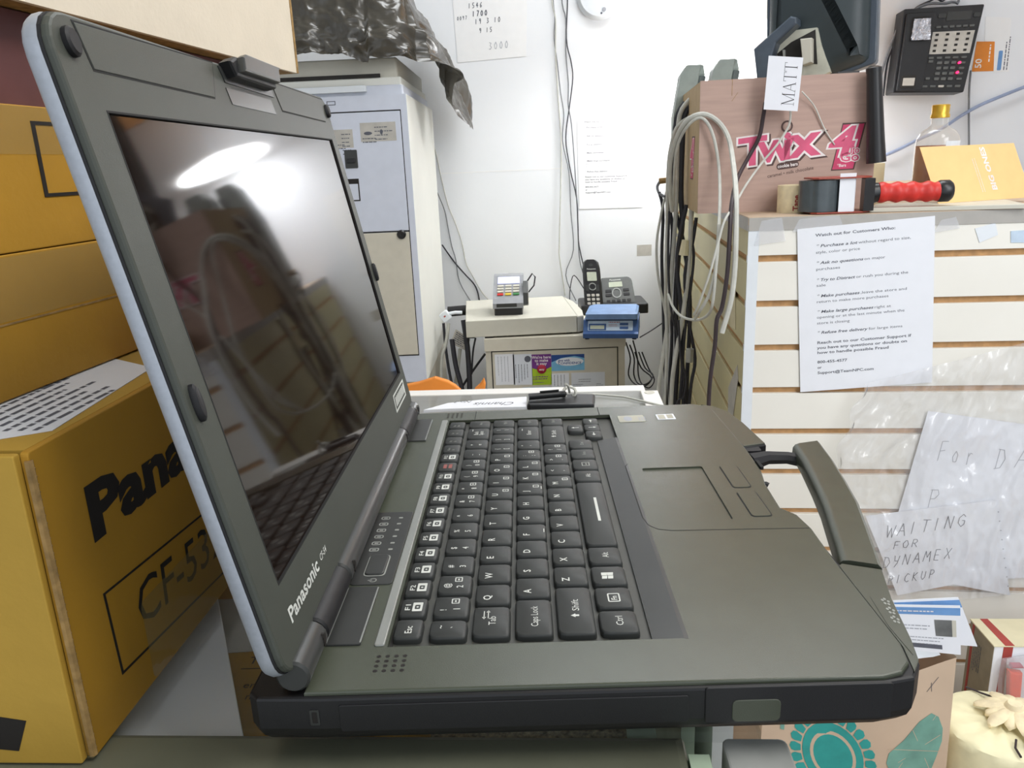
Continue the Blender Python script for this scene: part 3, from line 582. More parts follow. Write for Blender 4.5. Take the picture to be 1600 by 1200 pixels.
# ------------------------------------------------------------------ things at the far end of the counter
kn = [az(x, y, TZ) for x, y in ((662, 645), (700, 634), (760, 628), (823, 624), (823, 640), (760, 641), (700, 643))]
t = MB().slab(WORLD, [(p.x, p.y) for p in kn][::-1], TZ + .1, TZ + 3, .6).build('white_sleeve', M['paper'], label='white pointed sleeve with script lettering at the far end of the counter', cat='sleeve')
f = Fr(az(805, 633, TZ + 3), (-1, .06, 0), (-.06, -1, 0)); mb = MB(); text(mb, f, 'Channis', 0, -10, 13, shear=.45, width=38, z=.1); text(mb, f, 'No.3', 42, -16, 8, shear=.4, z=.1)
mb.build('printed_text', M['grey'], t)
f = Fr(az(823, 641, TZ), (1, -.12, 0), (.12, 1, 0))
pc = MB().box(f, 0, 62, 0, 34, .2, 6, 3, 2).build('black_pouch', M['black'], label='shiny black pouch at the far end of the counter behind the laptop', cat='pouch')
A_, B_ = az(826, 620, TZ + 10), az(885, 615, TZ + 10)
pn = thing('black_pen', 'black pen resting on the pouch with a grey cord knotted at its tip', 'pen', A_)
MB().tube([A_, A_ + (B_ - A_) * .95, B_], [3.2, 3.2, 1.4], 10).build('barrel', M['black'], pn, smooth=True)
MB().tube([A_ + (B_ - A_) * .3 + Vector((0, 0, 4)), A_ + (B_ - A_) * .8 + Vector((0, 0, 4))], .8, 6).build('clip', M['black'], pn)
c = az(890, 613, TZ + 9); mb = MB()
for k in range(3): mb.tube([c + Vector((6 * math.cos(a + k), 2.5 * math.sin(a * 1.3), 5 * math.sin(a + k))) for a in [i * .7 for i in range(9)]], 1.3, 6)
mb.tube([c, az(888, 603, TZ + 18), az(884, 600, TZ + 22)], 1.2, 6)
cd = mb.build('grey_cord', M['cable_w'], label='thin grey cord knotted beside the pouch and trailing right along the counter', cat='cord')
MB().tube([c + Vector((2, 0, -3)), az(930, 616, TZ + 2), az(975, 620, TZ + 1.5), az(1010, 628, TZ + 1.5), az(1035, 634, TZ + 1.5)], 1.0, 6).build('cord_tail', M['cable_w'], cd, smooth=True)
# ------------------------------------------------------------------ tall metal cabinet at the back left
CX = -240.0; CY = 1636.0; CZ = 356.0
tc = thing('metal_cabinet', 'tall pale metal cabinet with two doors and stickers behind the laptop lid', 'cabinet', (-520, 1900, -345))
MB().box(WORLD, -800, CX, CY, 2200, -345, CZ, 0, 2).build('body', M['cabside'], tc)
cfz = Fr((0, CY, 0), (1, 0, 0), (0, 0, 1))
def fy(x, y, Y): p = ay(x, y, Y); return (p.x, p.z)
MB().box(cfz, -800, CX, -345, CZ, 0, 1.5).build('face_frame', M['cab'], tc)
d = MB().box(cfz, -780, CX - 17, 41, CZ - 38, 1.5, 5, 0, 1).build('door', M['cab'], tc)
d2 = MB().box(cfz, -780, CX - 17, -272, 37, 1.5, 5, 0, 1).build('door', M['putty'], tc)
for zz, nm in ((39, 'door_gap'), (CZ - 36, 'door_gap'), (-274, 'door_gap')): MB().box(cfz, -780, CX - 15, zz - 1.4, zz + 1.4, 1.5, 2.2).build(nm, M['gap'], tc)
MB().box(cfz, CX - 17.5, CX - 15, -274, CZ - 36, 1.5, 2.2).build('door_gap', M['gap'], tc)
x, z = fy(628, 366, CY); MB().lathe(Fr((x, CY - 5, z), (1, 0, 0), (0, 0, 1)), [(11, 0), (11, 4), (8, 7), (3, 7), (3, 5)], 20).build('lock', M['black'], d2, smooth=True)
x, z = fy(558, 234, CY); h_ = MB().box(cfz, x - 30, x, z - 42, z, 5, 7, 2).build('handle_recess', M['satin'], d)
MB().box(cfz, x - 26, x - 6, z - 30, z - 20, 7, 12, 2, 1).build('latch', M['black'], h_)
for (x0, y0, x1, y1, rows) in ((565, 190, 618, 222, 4), (524, 202, 551, 232, 6)):
    a, b = fy(x0, y1, CY), fy(x1, y0, CY); s = MB().box(cfz, a[0], b[0], a[1], b[1], 5, 5.3).build('sticker', M['stickgrey'], d); mb = MB()
    scrib(mb, cfz, a[0] + (b[0] - a[0]) * .4, b[1] - 12, (b[0] - a[0]) * .5, rows, 9, 2, z=5.4); scrib(mb, cfz, a[0] + 4, a[1] + 6, (b[0] - a[0]) * .5, 2, 8, 2, z=5.4)
    if x0 == 565: mb.slab(cfz, circ(a[0] + 50, b[1] - 22, 3.5, 10, 6), 5.3, 5.5); mb.slab(cfz, circ(a[0] + 18, b[1] - 24, 10, 14, 4), 5.3, 5.4)
    mb.build('printed_text', M['grey'], s)
a, b = fy(540, 315, CY), fy(561, 279, CY); mb = MB(); mb.plate(cfz, rrect(a[0], a[1], b[0], b[1]), [rrect(a[0] + 3, a[1] + 3, b[0] - 3, b[1] - 12)], 5, 5.3); mb.build('framed_label', M['ink'], d)
a, b = fy(511, 165, CY), fy(524, 158, CY); mb = MB(); mb.plate(cfz, rrect(a[0], a[1], b[0], b[1]), [rrect(a[0] + 1.5, a[1] + 1.5, b[0] - 1.5, b[1] - 1.5)], 1.5, 2); mb.build('small_label', M['grey'], tc)
MB().box(WORLD, -800, CX - 8, CY + 10, 2190, -982, -347, 0, 2).build('low_cabinet', M['putty'], label='low beige cabinet that the tall metal cabinet stands on', cat='cabinet')
# printer tray unit on the cabinet
pt = thing('printer', 'pale office printer on the metal cabinet, half hidden by the black plastic bag', 'printer', (-520, 1900, CZ))
MB().box(WORLD, -790, CX - 8, CY + 8, 2150, CZ, CZ + 22, 4, 2).build('base_plate', M['cab'], pt)
MB().box(WORLD, -780, CX - 12, CY + 18, 2150, CZ + 22, CZ + 40, 4, 2).build('lower_body', M['cabside'], pt)
MB().box(WORLD, -780, CX - 60, CY + 14, CY + 20, CZ + 40, CZ + 48).build('paper_slot', M['port'], pt).data.materials[0] = M['gap']
MB().box(WORLD, -780, CX - 20, CY + 26, 2150, CZ + 40, CZ + 84, 6, 3).build('scanner_lid', M['device'], pt)
MB().box(WORLD, -740, CX - 92, CY - 6, CY + 26, CZ + 8, CZ + 22, 2, 2).build('paper_tray', M['trim'], pt)
# trash bag draped over it
def bagf(s, t):
    # s around from the left along the front, round the corner and back; t from the top rim outwards and down
    PX0, PX1, PY0, PY1 = -830.0, CX + 28, CY - 12, 2230.0
    rr = 90
    a = s
    if a < .62: x, y, nx, ny = PX0 + (PX1 - rr - PX0) * a / .62, PY0, 0, -1
    elif a < .74:
        q = (a - .62) / .12 * math.pi / 2; x, y = PX1 - rr + rr * math.sin(q), PY0 + rr - rr * math.cos(q); nx, ny = math.sin(q), -math.cos(q)
    else: x, y, nx, ny = PX1, PY0 + rr + (PY1 - rr - PY0) * (a - .74) / .26, 1, 0
    n1 = 2.4 * (crumple(s * 9, t * 3.2, 1.0, 1.0, 4) - .5)
    lump = 8 * math.sin(s * 9)
    top = 596 + 8 * math.sin(s * 14) + (14 if .6 < s < .8 else 0)
    if t < .35:
        k = t / .35; cx, cy = -520, 1950
        x2 = cx + (x - nx * 26 - cx) * (k ** .7); y2 = cy + (y - ny * 26 - cy) * (k ** .7)
        return (x2, y2, top + 6 * n1 * k - 12 * k * k)
    k = (t - .35) / .65
    drop = 152 + 16 * math.sin(s * 12)
    if s > .66: drop += 60 * math.sin((s - .66) / .34 * math.pi) ** 2 + (110 * max(0, 1 - abs(s - .86) / .07)) + 150 * max(0, 1 - abs(s - .955) / .05)
    out = -26 + 34 * min(1, k * 1.6) + 5 * n1 * (.4 + k) + lump * .4
    if s > .7: out += 55 * k * k * (.6 + .4 * math.sin(s * 60)) + 26 * k
    return (x + nx * out, y + ny * out, top - 12 - drop * k - 10 * math.sin(k * 3.1) + 3 * n1)
mb = MB().grid(bagf, 200, 64); tb = mb.build('trash_bag', M['bag'], smooth=True, label='crumpled black plastic bag draped over the printer on the metal cabinet', cat='bag')
tb.data.set_sharp_from_angle(angle=3.1)
# red-white packet and post above the bag, at the frame's edge
p = MB().box(Fr((-610, 1900, 585), (1, 0, 0), (0, 0, 1)), 0, 92, 0, 120, 0, 40, 0, 1).build('striped_packet', M['paper'], label='white packet with red stripes on top of the black bag', cat='packet')
mb = MB()
for k in range(7): mb.slab(Fr((-610, 1900, 585), (1, 0, 0), (0, 0, 1)), [(18 + k * 8, 4), (22 + k * 8, 4), (27 + k * 8, 116), (23 + k * 8, 116)], 40, 40.4)
mb.build('printed_stripes', M['crimson'], p)
# ------------------------------------------------------------------ wall papers and wires
WF = Fr((0, WY, 0), (1, 0, 0), (0, 0, 1))
p = MB().slab(WF, [fy(715, 98, WY), fy(822, 88, WY), fy(824, -30, WY), fy(705, -30, WY)], .5, 1.5).build('handwritten_sheet', M['paper2'], label='white sheet with handwritten numbers on the back wall, upper centre', cat='paper')
a = fy(715, 98, WY); f = sub(WF, a[0], a[1], 3); mb = MB()
hand(mb, f, '3000', 100, 28, 20, z=2, th=1.6)
p2 = mb.build('handwriting', M['pale'], p); mb = MB(); hand(mb, f, '1546', 50, 150, 14, z=2, th=1.8); hand(mb, f, '1700', 60, 126, 15, z=2, th=2.4); hand(mb, f, '0097', 12, 120, 10, z=2, th=1.4); hand(mb, f, '19 3 10', 66, 104, 14, z=2, th=1.8); hand(mb, f, '9 15', 76, 78, 13, z=2, th=1.8)
mb.build('handwriting', M['grey'], p)
NOTE = [(13, 'b', 'Watch out for Customers Who:', 126), (30.8, 'm', '* Purchase a lot| without regard to size,', 150, 66), (41, 'r', 'style, color or price', 70), (58.6, 'm', '* Ask no questions| on major', 110, 75), (68.7, 'r', 'purchases', 38),
        (87, 'm', '* Try to Distract| or rush you during the', 146, 62), (96, 'r', 'sale', 15), (114, 'm', '* Make purchases|,leave the store and', 144, 69), (123.5, 'r', 'return to make more purchases', 115),
        (140.7, 'm', '* Make large purchases| right at', 119, 91), (150, 'r', 'opening or at the last minute when the', 141), (160, 'r', 'store is closing', 53), (176.6, 'm', '* Refuse free delivery| for large items', 138, 82),
        (194, 'b', 'Reach out to our Customer Support if', 152), (203, 'b', 'you have any questions or doubts on', 146), (211.5, 'b', 'how to handle possible Fraud', 116), (228, 'b', '800-455-4577', 49), (237.6, 'b', 'or', 7), (247, 'b', 'Support@TeamNPC.com', 92)]
def notice(f, parent, m, m2, k=1.0, z=.3, skip=0, b=0.0):
    mb, mb2 = MB(), MB()
    for ln_ in NOTE[skip:]:
        y = (279 - ln_[0] - 2) * k; x = 29 * k
        if ln_[1] == 'm':
            A, Bq = ln_[2].split('|'); text(mb, f, A, x, y, 6.6 * k, bold=.02 + b, shear=.25, width=ln_[4] * k, z=z); text(mb2, f, Bq.strip(), x + (ln_[4] + 2) * k, y, 6.4 * k, width=(ln_[3] - ln_[4] - 2) * k, z=z, bold=b)
        elif ln_[1] == 'b': text(mb, f, ln_[2], x, y, 6.6 * k, bold=.02 + b, width=ln_[3] * k, z=z)
        else: text(mb2, f, ln_[2], x, y, 6.4 * k, width=ln_[3] * k, z=z, bold=b)
    mb.build('printed_text', m, parent); mb2.build('printed_text', m2, parent)
a, b = fy(905, 327, WY), fy(1003, 324, WY)
q = quad(WF(a[0], a[1], 1), WF(b[0], b[1], 1), WF(b[0] - 2, b[1] + 279, 1), WF(a[0] - 2, a[1] + 279, 1), 216, 279)
p = MB().box(q, 0, 216, 0, 279, -.4, .4).build('printed_notice', M['paper2'], label='white printed notice taped to the back wall beside the hanging wires', cat='paper'); notice(sub(q, -4, 22), p, M['grey'], M['pale'], .93, z=.6)
a = fy(936, -6, WY); sd = thing('smoke_detector', 'round white smoke detector at the top of the back wall', 'detector', WF(a[0], a[1], 0))
f = Fr(WF(a[0], a[1], 0), (1, 0, 0), (0, 0, 1)); MB().lathe(f, [(68, 0), (68, 14), (60, 26), (20, 30), (0.1, 30)], 32).build('housing', M['trim'], sd, smooth=True)
MB().lathe(sub(f, 12, -42), [(6, 25), (6, 30), (.1, 30)], 12).build('vent_hole', M['pale'], sd); MB().lathe(sub(f, 4, -52), [(3, 25), (3, 28), (.1, 28)], 10).build('indicator', M['grey'], sd)
for (x0, y0, x1, y1) in ((995, 382, 1018, 400), (690, 262, 880, 272)):
    a, b = fy(x0, y1, WY), fy(x1, y0, WY); MB().box(WF, a[0], b[0], a[1], b[1], .1, .5).build('wall_tape', M['stickgrey' if x0 == 995 else 'paper2'], label='small square tape scrap on the wall below the notice' if x0 == 995 else 'long faint strip of white tape across the back wall', cat='tape')
def wire(pts, r, m, label, Y=WY - 8, group=None, name='wire', n=6, cat='wire'):
    P = []; pts = list(pts)
    if pts[0][1] <= -20: pts = [(pts[0][0], -260) + tuple(pts[0][2:])] + pts
    if pts[-1][1] >= 638 and pts[-1][0] > 1000: pts = pts + [(pts[-1][0] - 4, 780) + tuple(pts[-1][2:]), (pts[-1][0] - 8, 930) + tuple(pts[-1][2:])]
    for q in pts: P.append(ay(q[0], q[1], q[2] if len(q) > 2 else Y))
    # smooth
    S = []
    for i in range(len(P) - 1):
        p0_, p1_, p2_, p3_ = P[max(0, i - 1)], P[i], P[i + 1], P[min(len(P) - 1, i + 2)]
        for k in range(4):
            u = k / 4; S.append(.5 * ((2 * p1_) + (p2_ - p0_) * u + (2 * p0_ - 5 * p1_ + 4 * p2_ - p3_) * u * u + (3 * p1_ - p0_ - 3 * p2_ + p3_) * u ** 3))
    S.append(P[-1])
    return MB().tube(S, r, n).build(name, M[m], smooth=True, label=label, cat=cat, group=group)
wire([(862, -20), (868, 30), (868, 80), (872, 150), (877, 220), (876, 300), (874, 380), (874, 400), (880, 440), (883, 462)], 2.2, 'cable_w', 'pale wire hanging straight down the back wall, leftmost of the central bundle')
wire([(864, -20), (867, 25), (866, 60), (871, 100), (876, 145), (881, 180), (879, 220), (889, 270), (892, 330), (896, 390), (884, 430), (900, 470)], 1.6, 'cable_s', 'thin grey wire crossing the pale one in the central wall bundle')
wire([(877, -20), (884, 30), (884, 80), (888, 130), (888, 165), (893, 195), (898, 260), (902, 330), (905, 400), (912, 430)], 1.8, 'cable_s', 'thin grey wire running down beside the wall notice')
wire([(887, -20), (885, 60), (892, 95), (895, 122), (890, 165), (884, 215), (890, 260), (901, 310), (903, 350), (905, 385), (918, 440)], 1.8, 'cable_k', 'dark wire twisting down the back wall to the cordless phone')
wire([(665, 185, 2240), (680, 235), (690, 280), (700, 320), (712, 350), (722, 380), (728, 410), (738, 430), (752, 455), (763, 468)], 2.0, 'cable_w', 'pale wire hanging from the black bag to the beige box')
wire([(683, 300, 2240), (695, 330), (700, 355), (706, 385), (712, 405), (718, 440), (735, 470)], 1.6, 'cable_s', 'thin grey wire curving down behind the power adapters')
wire([(691, 383, 2240), (700, 396), (712, 412), (728, 430), (740, 443), (746, 455), (749, 470)], 2.4, 'cable_k', 'black cable slanting from the metal cabinet to the beige box')
wire([(913, 452, 2200), (897, 430, 2260), (891, 450, 2260), (890, 470, 2240)], 1.6, 'cable_k', 'short black wire looping behind the cordless phone')
wire([(1000, 527, 2050), (1020, 515, 2200), (1045, 498, 2280)], 2, 'cable_k', 'black wire stretched from the blue scale to the wall')
for i, (xo, yo) in enumerate(((0, 0), (6, 4), (11, -3))):
    wire([(978 + xo, 535 + yo, 2100), (985 + xo, 560, 2120), (982 + xo * 1.4, 585, 2120), (992 + xo, 600, 2100), (1008 + xo * .6, 603 - yo, 2080), (1018 + xo * .4, 590 - yo, 2100), (1002 + xo, 575, 2120), (992 + xo, 550, 2120)], 2.2, 'cable_k', ['black cable looped beside the small cabinet, nearest loop', 'black cable looped beside the small cabinet, middle loop', 'black cable looped beside the small cabinet, outer loop'][i])
# ------------------------------------------------------------------ small cabinet with cards, and what stands on it
sc = thing('small_cabinet', 'small putty metal cabinet with business cards on its door under the blue scale', 'cabinet', (98, 1980, -982))
SZ = -267.0
MB().box(WORLD, -92, 287, 1764, 2240, -982, SZ, 0, 2).build('body', M['putty'], sc)
MB().box(WORLD, -94, 289, 1756, 1768, SZ - 34, SZ + .5, 0, 1).build('top_lip', M['putty'], sc)
sz = Fr((0, 1764, 0), (1, 0, 0), (0, 0, 1))
dr = MB().box(sz, -74, 266, -900, SZ - 38, 0, 3, 0, 1).build('door', M['putty'], sc)
MB().plate(sz, rrect(-77, -903, 269, SZ - 35), [rrect(-74, -900, 266, SZ - 38)], 0, 1).build('door_gap', M['gap'], sc)
def cardp(x0, y0, x1, y1, m, lab): a, b = fy(x0, y1, 1760), fy(x1, y0, 1760); return MB().box(sz, a[0], b[0], a[1], b[1], 3, 3.5).build('business_card', M[m], label=lab, cat='card'), a, b
o, a, b = cardp(775, 553, 803, 602, 'paper', 'white upright card, leftmost on the small cabinet door'); mb = MB(); scrib(mb, sub(sz, a[0] + 8, b[1] - 6, -90), 0, 0, 74, 4, -9, 1.4, z=3.7); mb.build('printed_text', M['pale'], o)
o, a, b = cardp(803, 553, 831, 602, 'lightcard', 'pale blue-grey upright card with a round seal, second from left on the cabinet door'); mb = MB(); scrib(mb, sub(sz, a[0] + 6, b[1] - 28, -90), 0, 0, 54, 5, -8, 1.6, z=3.7); mb.slab(sz, circ(b[0] - 12, b[1] - 14, 9, 14), 3.5, 3.7); mb.slab(sz, circ(b[0] - 12, b[1] - 14, 5, 10), 3.7, 3.8); mb.build('printed_text', M['grey'], o)
o, a, b = cardp(832, 553, 861, 602, 'lime', 'purple and lime card with a red button on the cabinet door')
MB().slab(sz, [(a[0], b[1]), (a[0], b[1] - 38), (a[0] + 12, b[1] - 42), (a[0] + 26, b[1] - 34), (a[0] + 40, b[1] - 42), (b[0], b[1] - 36), (b[0], b[1])], 3.5, 3.7).build('purple_panel', M['purple'], o)
cx = (a[0] + b[0]) / 2; MB().lathe(Fr((cx, 1764 - 3.5, b[1] - 42), (1, 0, 0), (0, 0, 1)), [(13, 0), (12, 3), (8, 5), (.1, 5.5)], 20).build('red_button', M['crimson'], o, smooth=True)
mb = MB(); text(mb, sz, "We're here", cx, b[1] - 12, 11, bold=.02, align='CENTER', z=3.8, width=None); text(mb, sz, 'to make', cx, b[1] - 21, 11, bold=.02, align='CENTER', z=3.8); text(mb, sz, 'it easy', cx, b[1] - 30, 11, bold=.02, align='CENTER', z=3.8); text(mb, sz, 'easy', cx, b[1] - 44, 8, bold=.02, align='CENTER', z=9.2); mb.build('printed_text', M['white'], o)
mb = MB(); scrib(mb, sz, a[0] + 3, a[1] + 22, 42, 2, 6, 2.4, z=3.7); scrib(mb, sz, a[0] + 3, a[1] + 6, 34, 1, 6, 1.4, z=3.7); mb.build('printed_text', M['purple'], o)
o, a, b = cardp(862, 553, 913, 580, 'sky', 'blue and white horizontal card with swoosh at the top right of the cabinet door')
w_, h_ = b[0] - a[0], b[1] - a[1]; f = sub(sz, a[0], a[1])
MB().slab(f, [(0, h_), (0, h_ * .55), (w_ * .3, h_ * .8), (w_ * .7, h_ * .9), (w_, h_ * .75), (w_, h_)], 3.5, 3.7).build('navy_band', M['cobalt'], o)
MB().slab(f, circ(w_ * .55, h_ * .56, w_ * .42, 24, h_ * .26), 3.6, 3.8).build('white_oval', M['paper'], o)
mb = MB(); text(mb, f, 'give with', w_ * .2, h_ * .58, 9, bold=.02, z=3.9); text(mb, f, 'CONFIDENCE', w_ * .2, h_ * .4, 9, bold=.02, z=3.9, width=w_ * .7); mb.build('printed_text', M['cobalt'], o)
o, a, b = cardp(862, 583, 889, 611, 'paper', 'white upright card below the blue card on the cabinet door'); mb = MB(); scrib(mb, sub(sz, a[0] + 8, b[1] - 4, -90), 0, 0, 44, 4, -9, 1.4, z=3.7); mb.build('printed_text', M['grey'], o)
o, a, b = cardp(893, 581, 945, 609, 'lightcard', 'white horizontal business card at the lower right of the cabinet door'); mb = MB(); scrib(mb, sz, a[0] + 20, b[1] - 20, 50, 2, 6, 1.4, z=3.7); scrib(mb, sz, a[0] + 4, a[1] + 14, 30, 2, 5, 1.2, z=3.7); scrib(mb, sz, b[0] - 24, a[1] + 14, 20, 3, 4.4, 1.2, z=3.7); mb.build('printed_text', M['grey'], o)
o, a, b = cardp(817, 604, 861, 625, 'paleblue', 'pale blue label below the purple card on the cabinet door'); mb = MB(); scrib(mb, sz, a[0] + 6, b[1] - 8, 66, 2, 8, 3, z=3.7); mb.build('printed_text', M['cobalt'], o)
# beige device, yawed a little
D0 = az(729, 528, SZ + 5); D1 = az(902, 519, SZ + 5)
dv = Fr(D0, (D1 - D0), (0, 0, 1)); dw = (D1 - D0).length
dt = thing('desktop_unit', 'flat beige desktop unit lying on the small cabinet under the card reader', 'computer', dv(dw / 2, -5, -180))
MB().box(Fr(D0, (D1 - D0), (0, 0, 1)), 0, dw, 0, 46, -330, 0, 2, 2).build('case', M['device'], dt)
MB().slab(Fr(D0, (D1 - D0), Vector((0, 0, 1)).cross(D1 - D0)), [(dw + 1, 0), (dw + 20, 14), (dw + 27, 90), (dw + 22, 240), (dw + 6, 320), (dw + 1, 330)], 0, 44, 3).build('end_cap', M['device'], dt)
MB().box(sub(dv, 0, 0), dw + 8, dw + 26, 8, 38, -200, -120, 1).build('vent', M['gap'], dt)
for q in ((14, -20), (dw - 20, -20), (14, -300), (dw - 20, -300)): MB().box(Fr(dv(q[0], -5, q[1])), -8, 8, -6, 6, 0, 5).build('foot', M['rubber'], dt)
MB().slab(WORLD, [(-92, 1770), (-70, 1770), (-60, 1800), (-60, 1980), (-92, 1980)], SZ, SZ + 4).build('black_folder', M['gap'], label='thin black folder edge under the beige desktop unit', cat='folder')
# card terminal
DT = SZ + 5 + 46
T0, T1 = az(771, 493.5, DT), az(814, 492, DT)
T0 = Vector(T0); ux = Vector((T1.x - T0.x, T1.y - T0.y, 0)).normalized(); uy = Vector((-ux.y, ux.x, 0)); tw = 84
TF = Fr(T0, ux, uy)
tt = thing('card_terminal', 'silver card payment terminal with red, yellow and green keys on the beige unit', 'terminal', TF(tw / 2, 60, 0))
MB().box(TF, 3, tw - 3, 2, 120, 0, 24, 4, 2).build('black_base', M['black'], tt)
sl = Fr(TF(0, -2, 22), ux, (uy * .84 + Vector((0, 0, .54))))      # sloped face
MB().loft([[TF(x, y, z) for y, z in ((-3, 20), (-5, 34), (8, 46), (105, 96), (130, 98), (138, 60), (120, 24))] for x in (0, 3, tw - 3, tw)]).build('housing', M['termsil'], tt)
fs = Fr(TF(0, 8, 47), ux, (uy * .889 + Vector((0, 0, .458))))
MB().box(fs, 12, tw - 10, 66, 98, 0, 2, 2).build('screen', M['backlit'], tt)
for r in range(4):
    for c_ in range(3):
        m = 'device' if r else ('red', 'yellowkey', 'greenkey')[c_]
        MB().box(fs, 12 + c_ * 22, 29 + c_ * 22, 12 + r * 13, 20 + r * 13, 0, 2.5, 1.5, .6).build('keypad_key', M[m], tt)
MB().box(TF, 10, tw - 18, -6, -3, 24, 34, 1).build('card_slot', M['satin'], tt)
MB().slab(Fr(TF(tw, 0, 0), uy, (0, 0, 1)), [(5, 28), (30, 20), (60, 50), (70, 84), (50, 86), (20, 58)], 0, 14, 3).build('side_reader', M['satin'], tt)
MB().slab(TF, [(14, 128), (44, 128), (30, 134)], 98, 99).build('paper_strip', M['paper'], tt)
MB().tube([TF(tw + 10, 90, 78), TF(tw + 26, 96, 100), TF(tw + 34, 98, 90), TF(tw + 30, 96, 66), TF(tw + 14, 90, 48)], 2.2, 8).build('coiled_lead', M['cable_k'], tt, smooth=True)
# blue scale
S0 = Vector(az(911, 531, SZ)); S1 = Vector(az(997, 531, SZ))
ux = (S1 - S0).normalized(); uy = Vector((-ux.y, ux.x, 0)); SF = Fr(S0 + Vector((0, 0, 4)), ux, uy); sw = (S1 - S0).length
st = thing('postal_scale', 'blue postal scale on the small cabinet in front of the cordless phone', 'scale', SF(sw / 2, 70, -4))
MB().loft([[SF(x, y, z) for y, z in ((0, 0), (-2, 12), (8, 16), (24, 44), (130, 44), (150, 0))] for x in (0, 4, sw - 4, sw)]).build('body', M['blue'], st)
ff = Fr(SF(0, 8, 16), ux, (uy * .496 + Vector((0, 0, .868))))
pnl = MB().box(ff, 12, sw - 14, 3, 30, 0, .8, 2).build('control_panel', M['paleblue'], st)
MB().box(ff, 14, 60, 4, 22, .8, 1.2, 1).build('display_surround', M['blue'], pnl); MB().box(ff, 18, 55, 7, 17, 1.2, 1.8, 1).build('display', M['lcd'], pnl)
for k in (0, 1): MB().box(ff, sw - 48, sw - 26, 7 + k * 10, 14 + k * 10, .8, 1.6, 1).build('button', M['blue'], pnl)
mb = MB(); scrib(mb, ff, 66, 25, sw - 100, 1, 4, 1.8, z=1); scrib(mb, ff, 66, 19, 26, 2, 4, 1, z=1); mb.build('printed_text', M['redbar'], pnl)
MB().box(SF, 6, sw - 2, 18, 130, 45, 48).build('pan_gap', M['gap'], st)
MB().loft([[SF(x, y, z) for x, y in rrect(6, 10, sw - 2, 138, 6)] for z in (48, 62)] + [[SF(x, y, 66) for x, y in rrect(18, 30, sw - 8, 136, 6)]]).build('weighing_pan', M['bluetop'], st)
for q in ((10, 10), (sw - 10, 10), (10, 140), (sw - 10, 140)): MB().lathe(Fr(SF(q[0], q[1], -4)), [(6, 0), (6, 4.5)], 10).build('foot', M['rubber'], st)
# cordless phone and base
H0 = Vector(ay(914, 505, 2030)); H0.z = SZ
ub = Vector((.98, -.12, 0)).normalized(); tilt = Vector((-.03, .40, .92)).normalized()
hp = thing('cordless_phone', 'black cordless handset standing in its answering base with a grey keypad', 'phone', (H0.x + 90, 2080, SZ))
MB().box(Fr((H0.x - 10, 2000, SZ)), 0, 205, 40, 190, 0, 30, 10, 5).build('base', M['black'], hp)
Hh = Fr(ay(915, 494, 2040), ub, tilt); hl = 178
MB().loft([[Hh(x, y, z) for x, z in ((4, -22), (52, -22), (56, -8), (50, 0), (6, 0), (0, -8))] for y in (14, 24)] + [[Hh(x, y, z) for x, z in ((3 + d, -20), (53 - d, -20), (56 - d, -8), (50 - d, 0), (6 + d, 0), (0 + d, -8))] for y, d in ((60, 0), (150, 1), (170, 4), (178, 12))]).build('handset', M['black'], hp, smooth=True)
MB().box(Hh, 14, 43, 110, 138, 0, 1, 2).build('handset_screen', M['lcd'], hp)
MB().slab(Hh, circ(28, 161, 6, 14, 4), 0, 1).build('earpiece', M['satin'], hp)
mb = MB(); mb.plate(Hh, circ(28, 92, 12, 18), [circ(28, 92, 9, 18)], 0, 1.4); mb.build('navigation_ring', M['bright'], hp)
for r in range(4):
    for c_ in range(3): MB().box(Hh, 9 + c_ * 14, 19 + c_ * 14, 22 + r * 13, 30 + r * 13, 0, 2, 2, .5).build('phone_key', M['stickgrey'], hp)
for c_ in (0, 1): MB().box(Hh, 8 + c_ * 30, 18 + c_ * 30, 78, 98, 0, 1.6, 2).build('phone_key', M['satin'], hp)
mb = MB(); text(mb, Hh, 'Panasonic', 15, 146, 5.4, bold=.02, width=27, z=.6); mb.build('maker_lettering', M['legend'], hp)
Bb = quad(ay(942, 495, 2060), ay(997, 490, 2050), ay(986, 431, 2120), ay(939, 434, 2130), 116, 128)
MB().slab(Bb, rrect(0, 0, 116, 128, (2, 2, 16, 4)), -22, 0, 3).build('keypad_housing', M['phone'], hp)
mb = MB(); text(mb, Bb, 'Panasonic', 32, 116, 7, bold=.02, width=42, z=.3); mb.build('maker_lettering', M['legend'], hp)
MB().box(Bb, 28, 78, 94, 111, 0, 1, 2).build('base_screen', M['lcd'], hp)
mb = MB(); mb.plate(Bb, circ(54, 74, 17, 20), [circ(54, 74, 13.5, 20)], 0, 1.6); mb.build('navigation_ring', M['bright'], hp)
for (x, y) in ((14, 78), (14, 64), (78, 78), (78, 64)): MB().box(Bb, x, x + 22, y, y + 9, 0, 1.6, 2, .5).build('base_key', M['black'], hp)
for r in range(4):
    for c_ in range(5): MB().box(Bb, 16 + c_ * 18, 29 + c_ * 18, 8 + r * 12, 16 + r * 12, 0, 2, 1.5, .5).build('base_key', M['black'], hp)
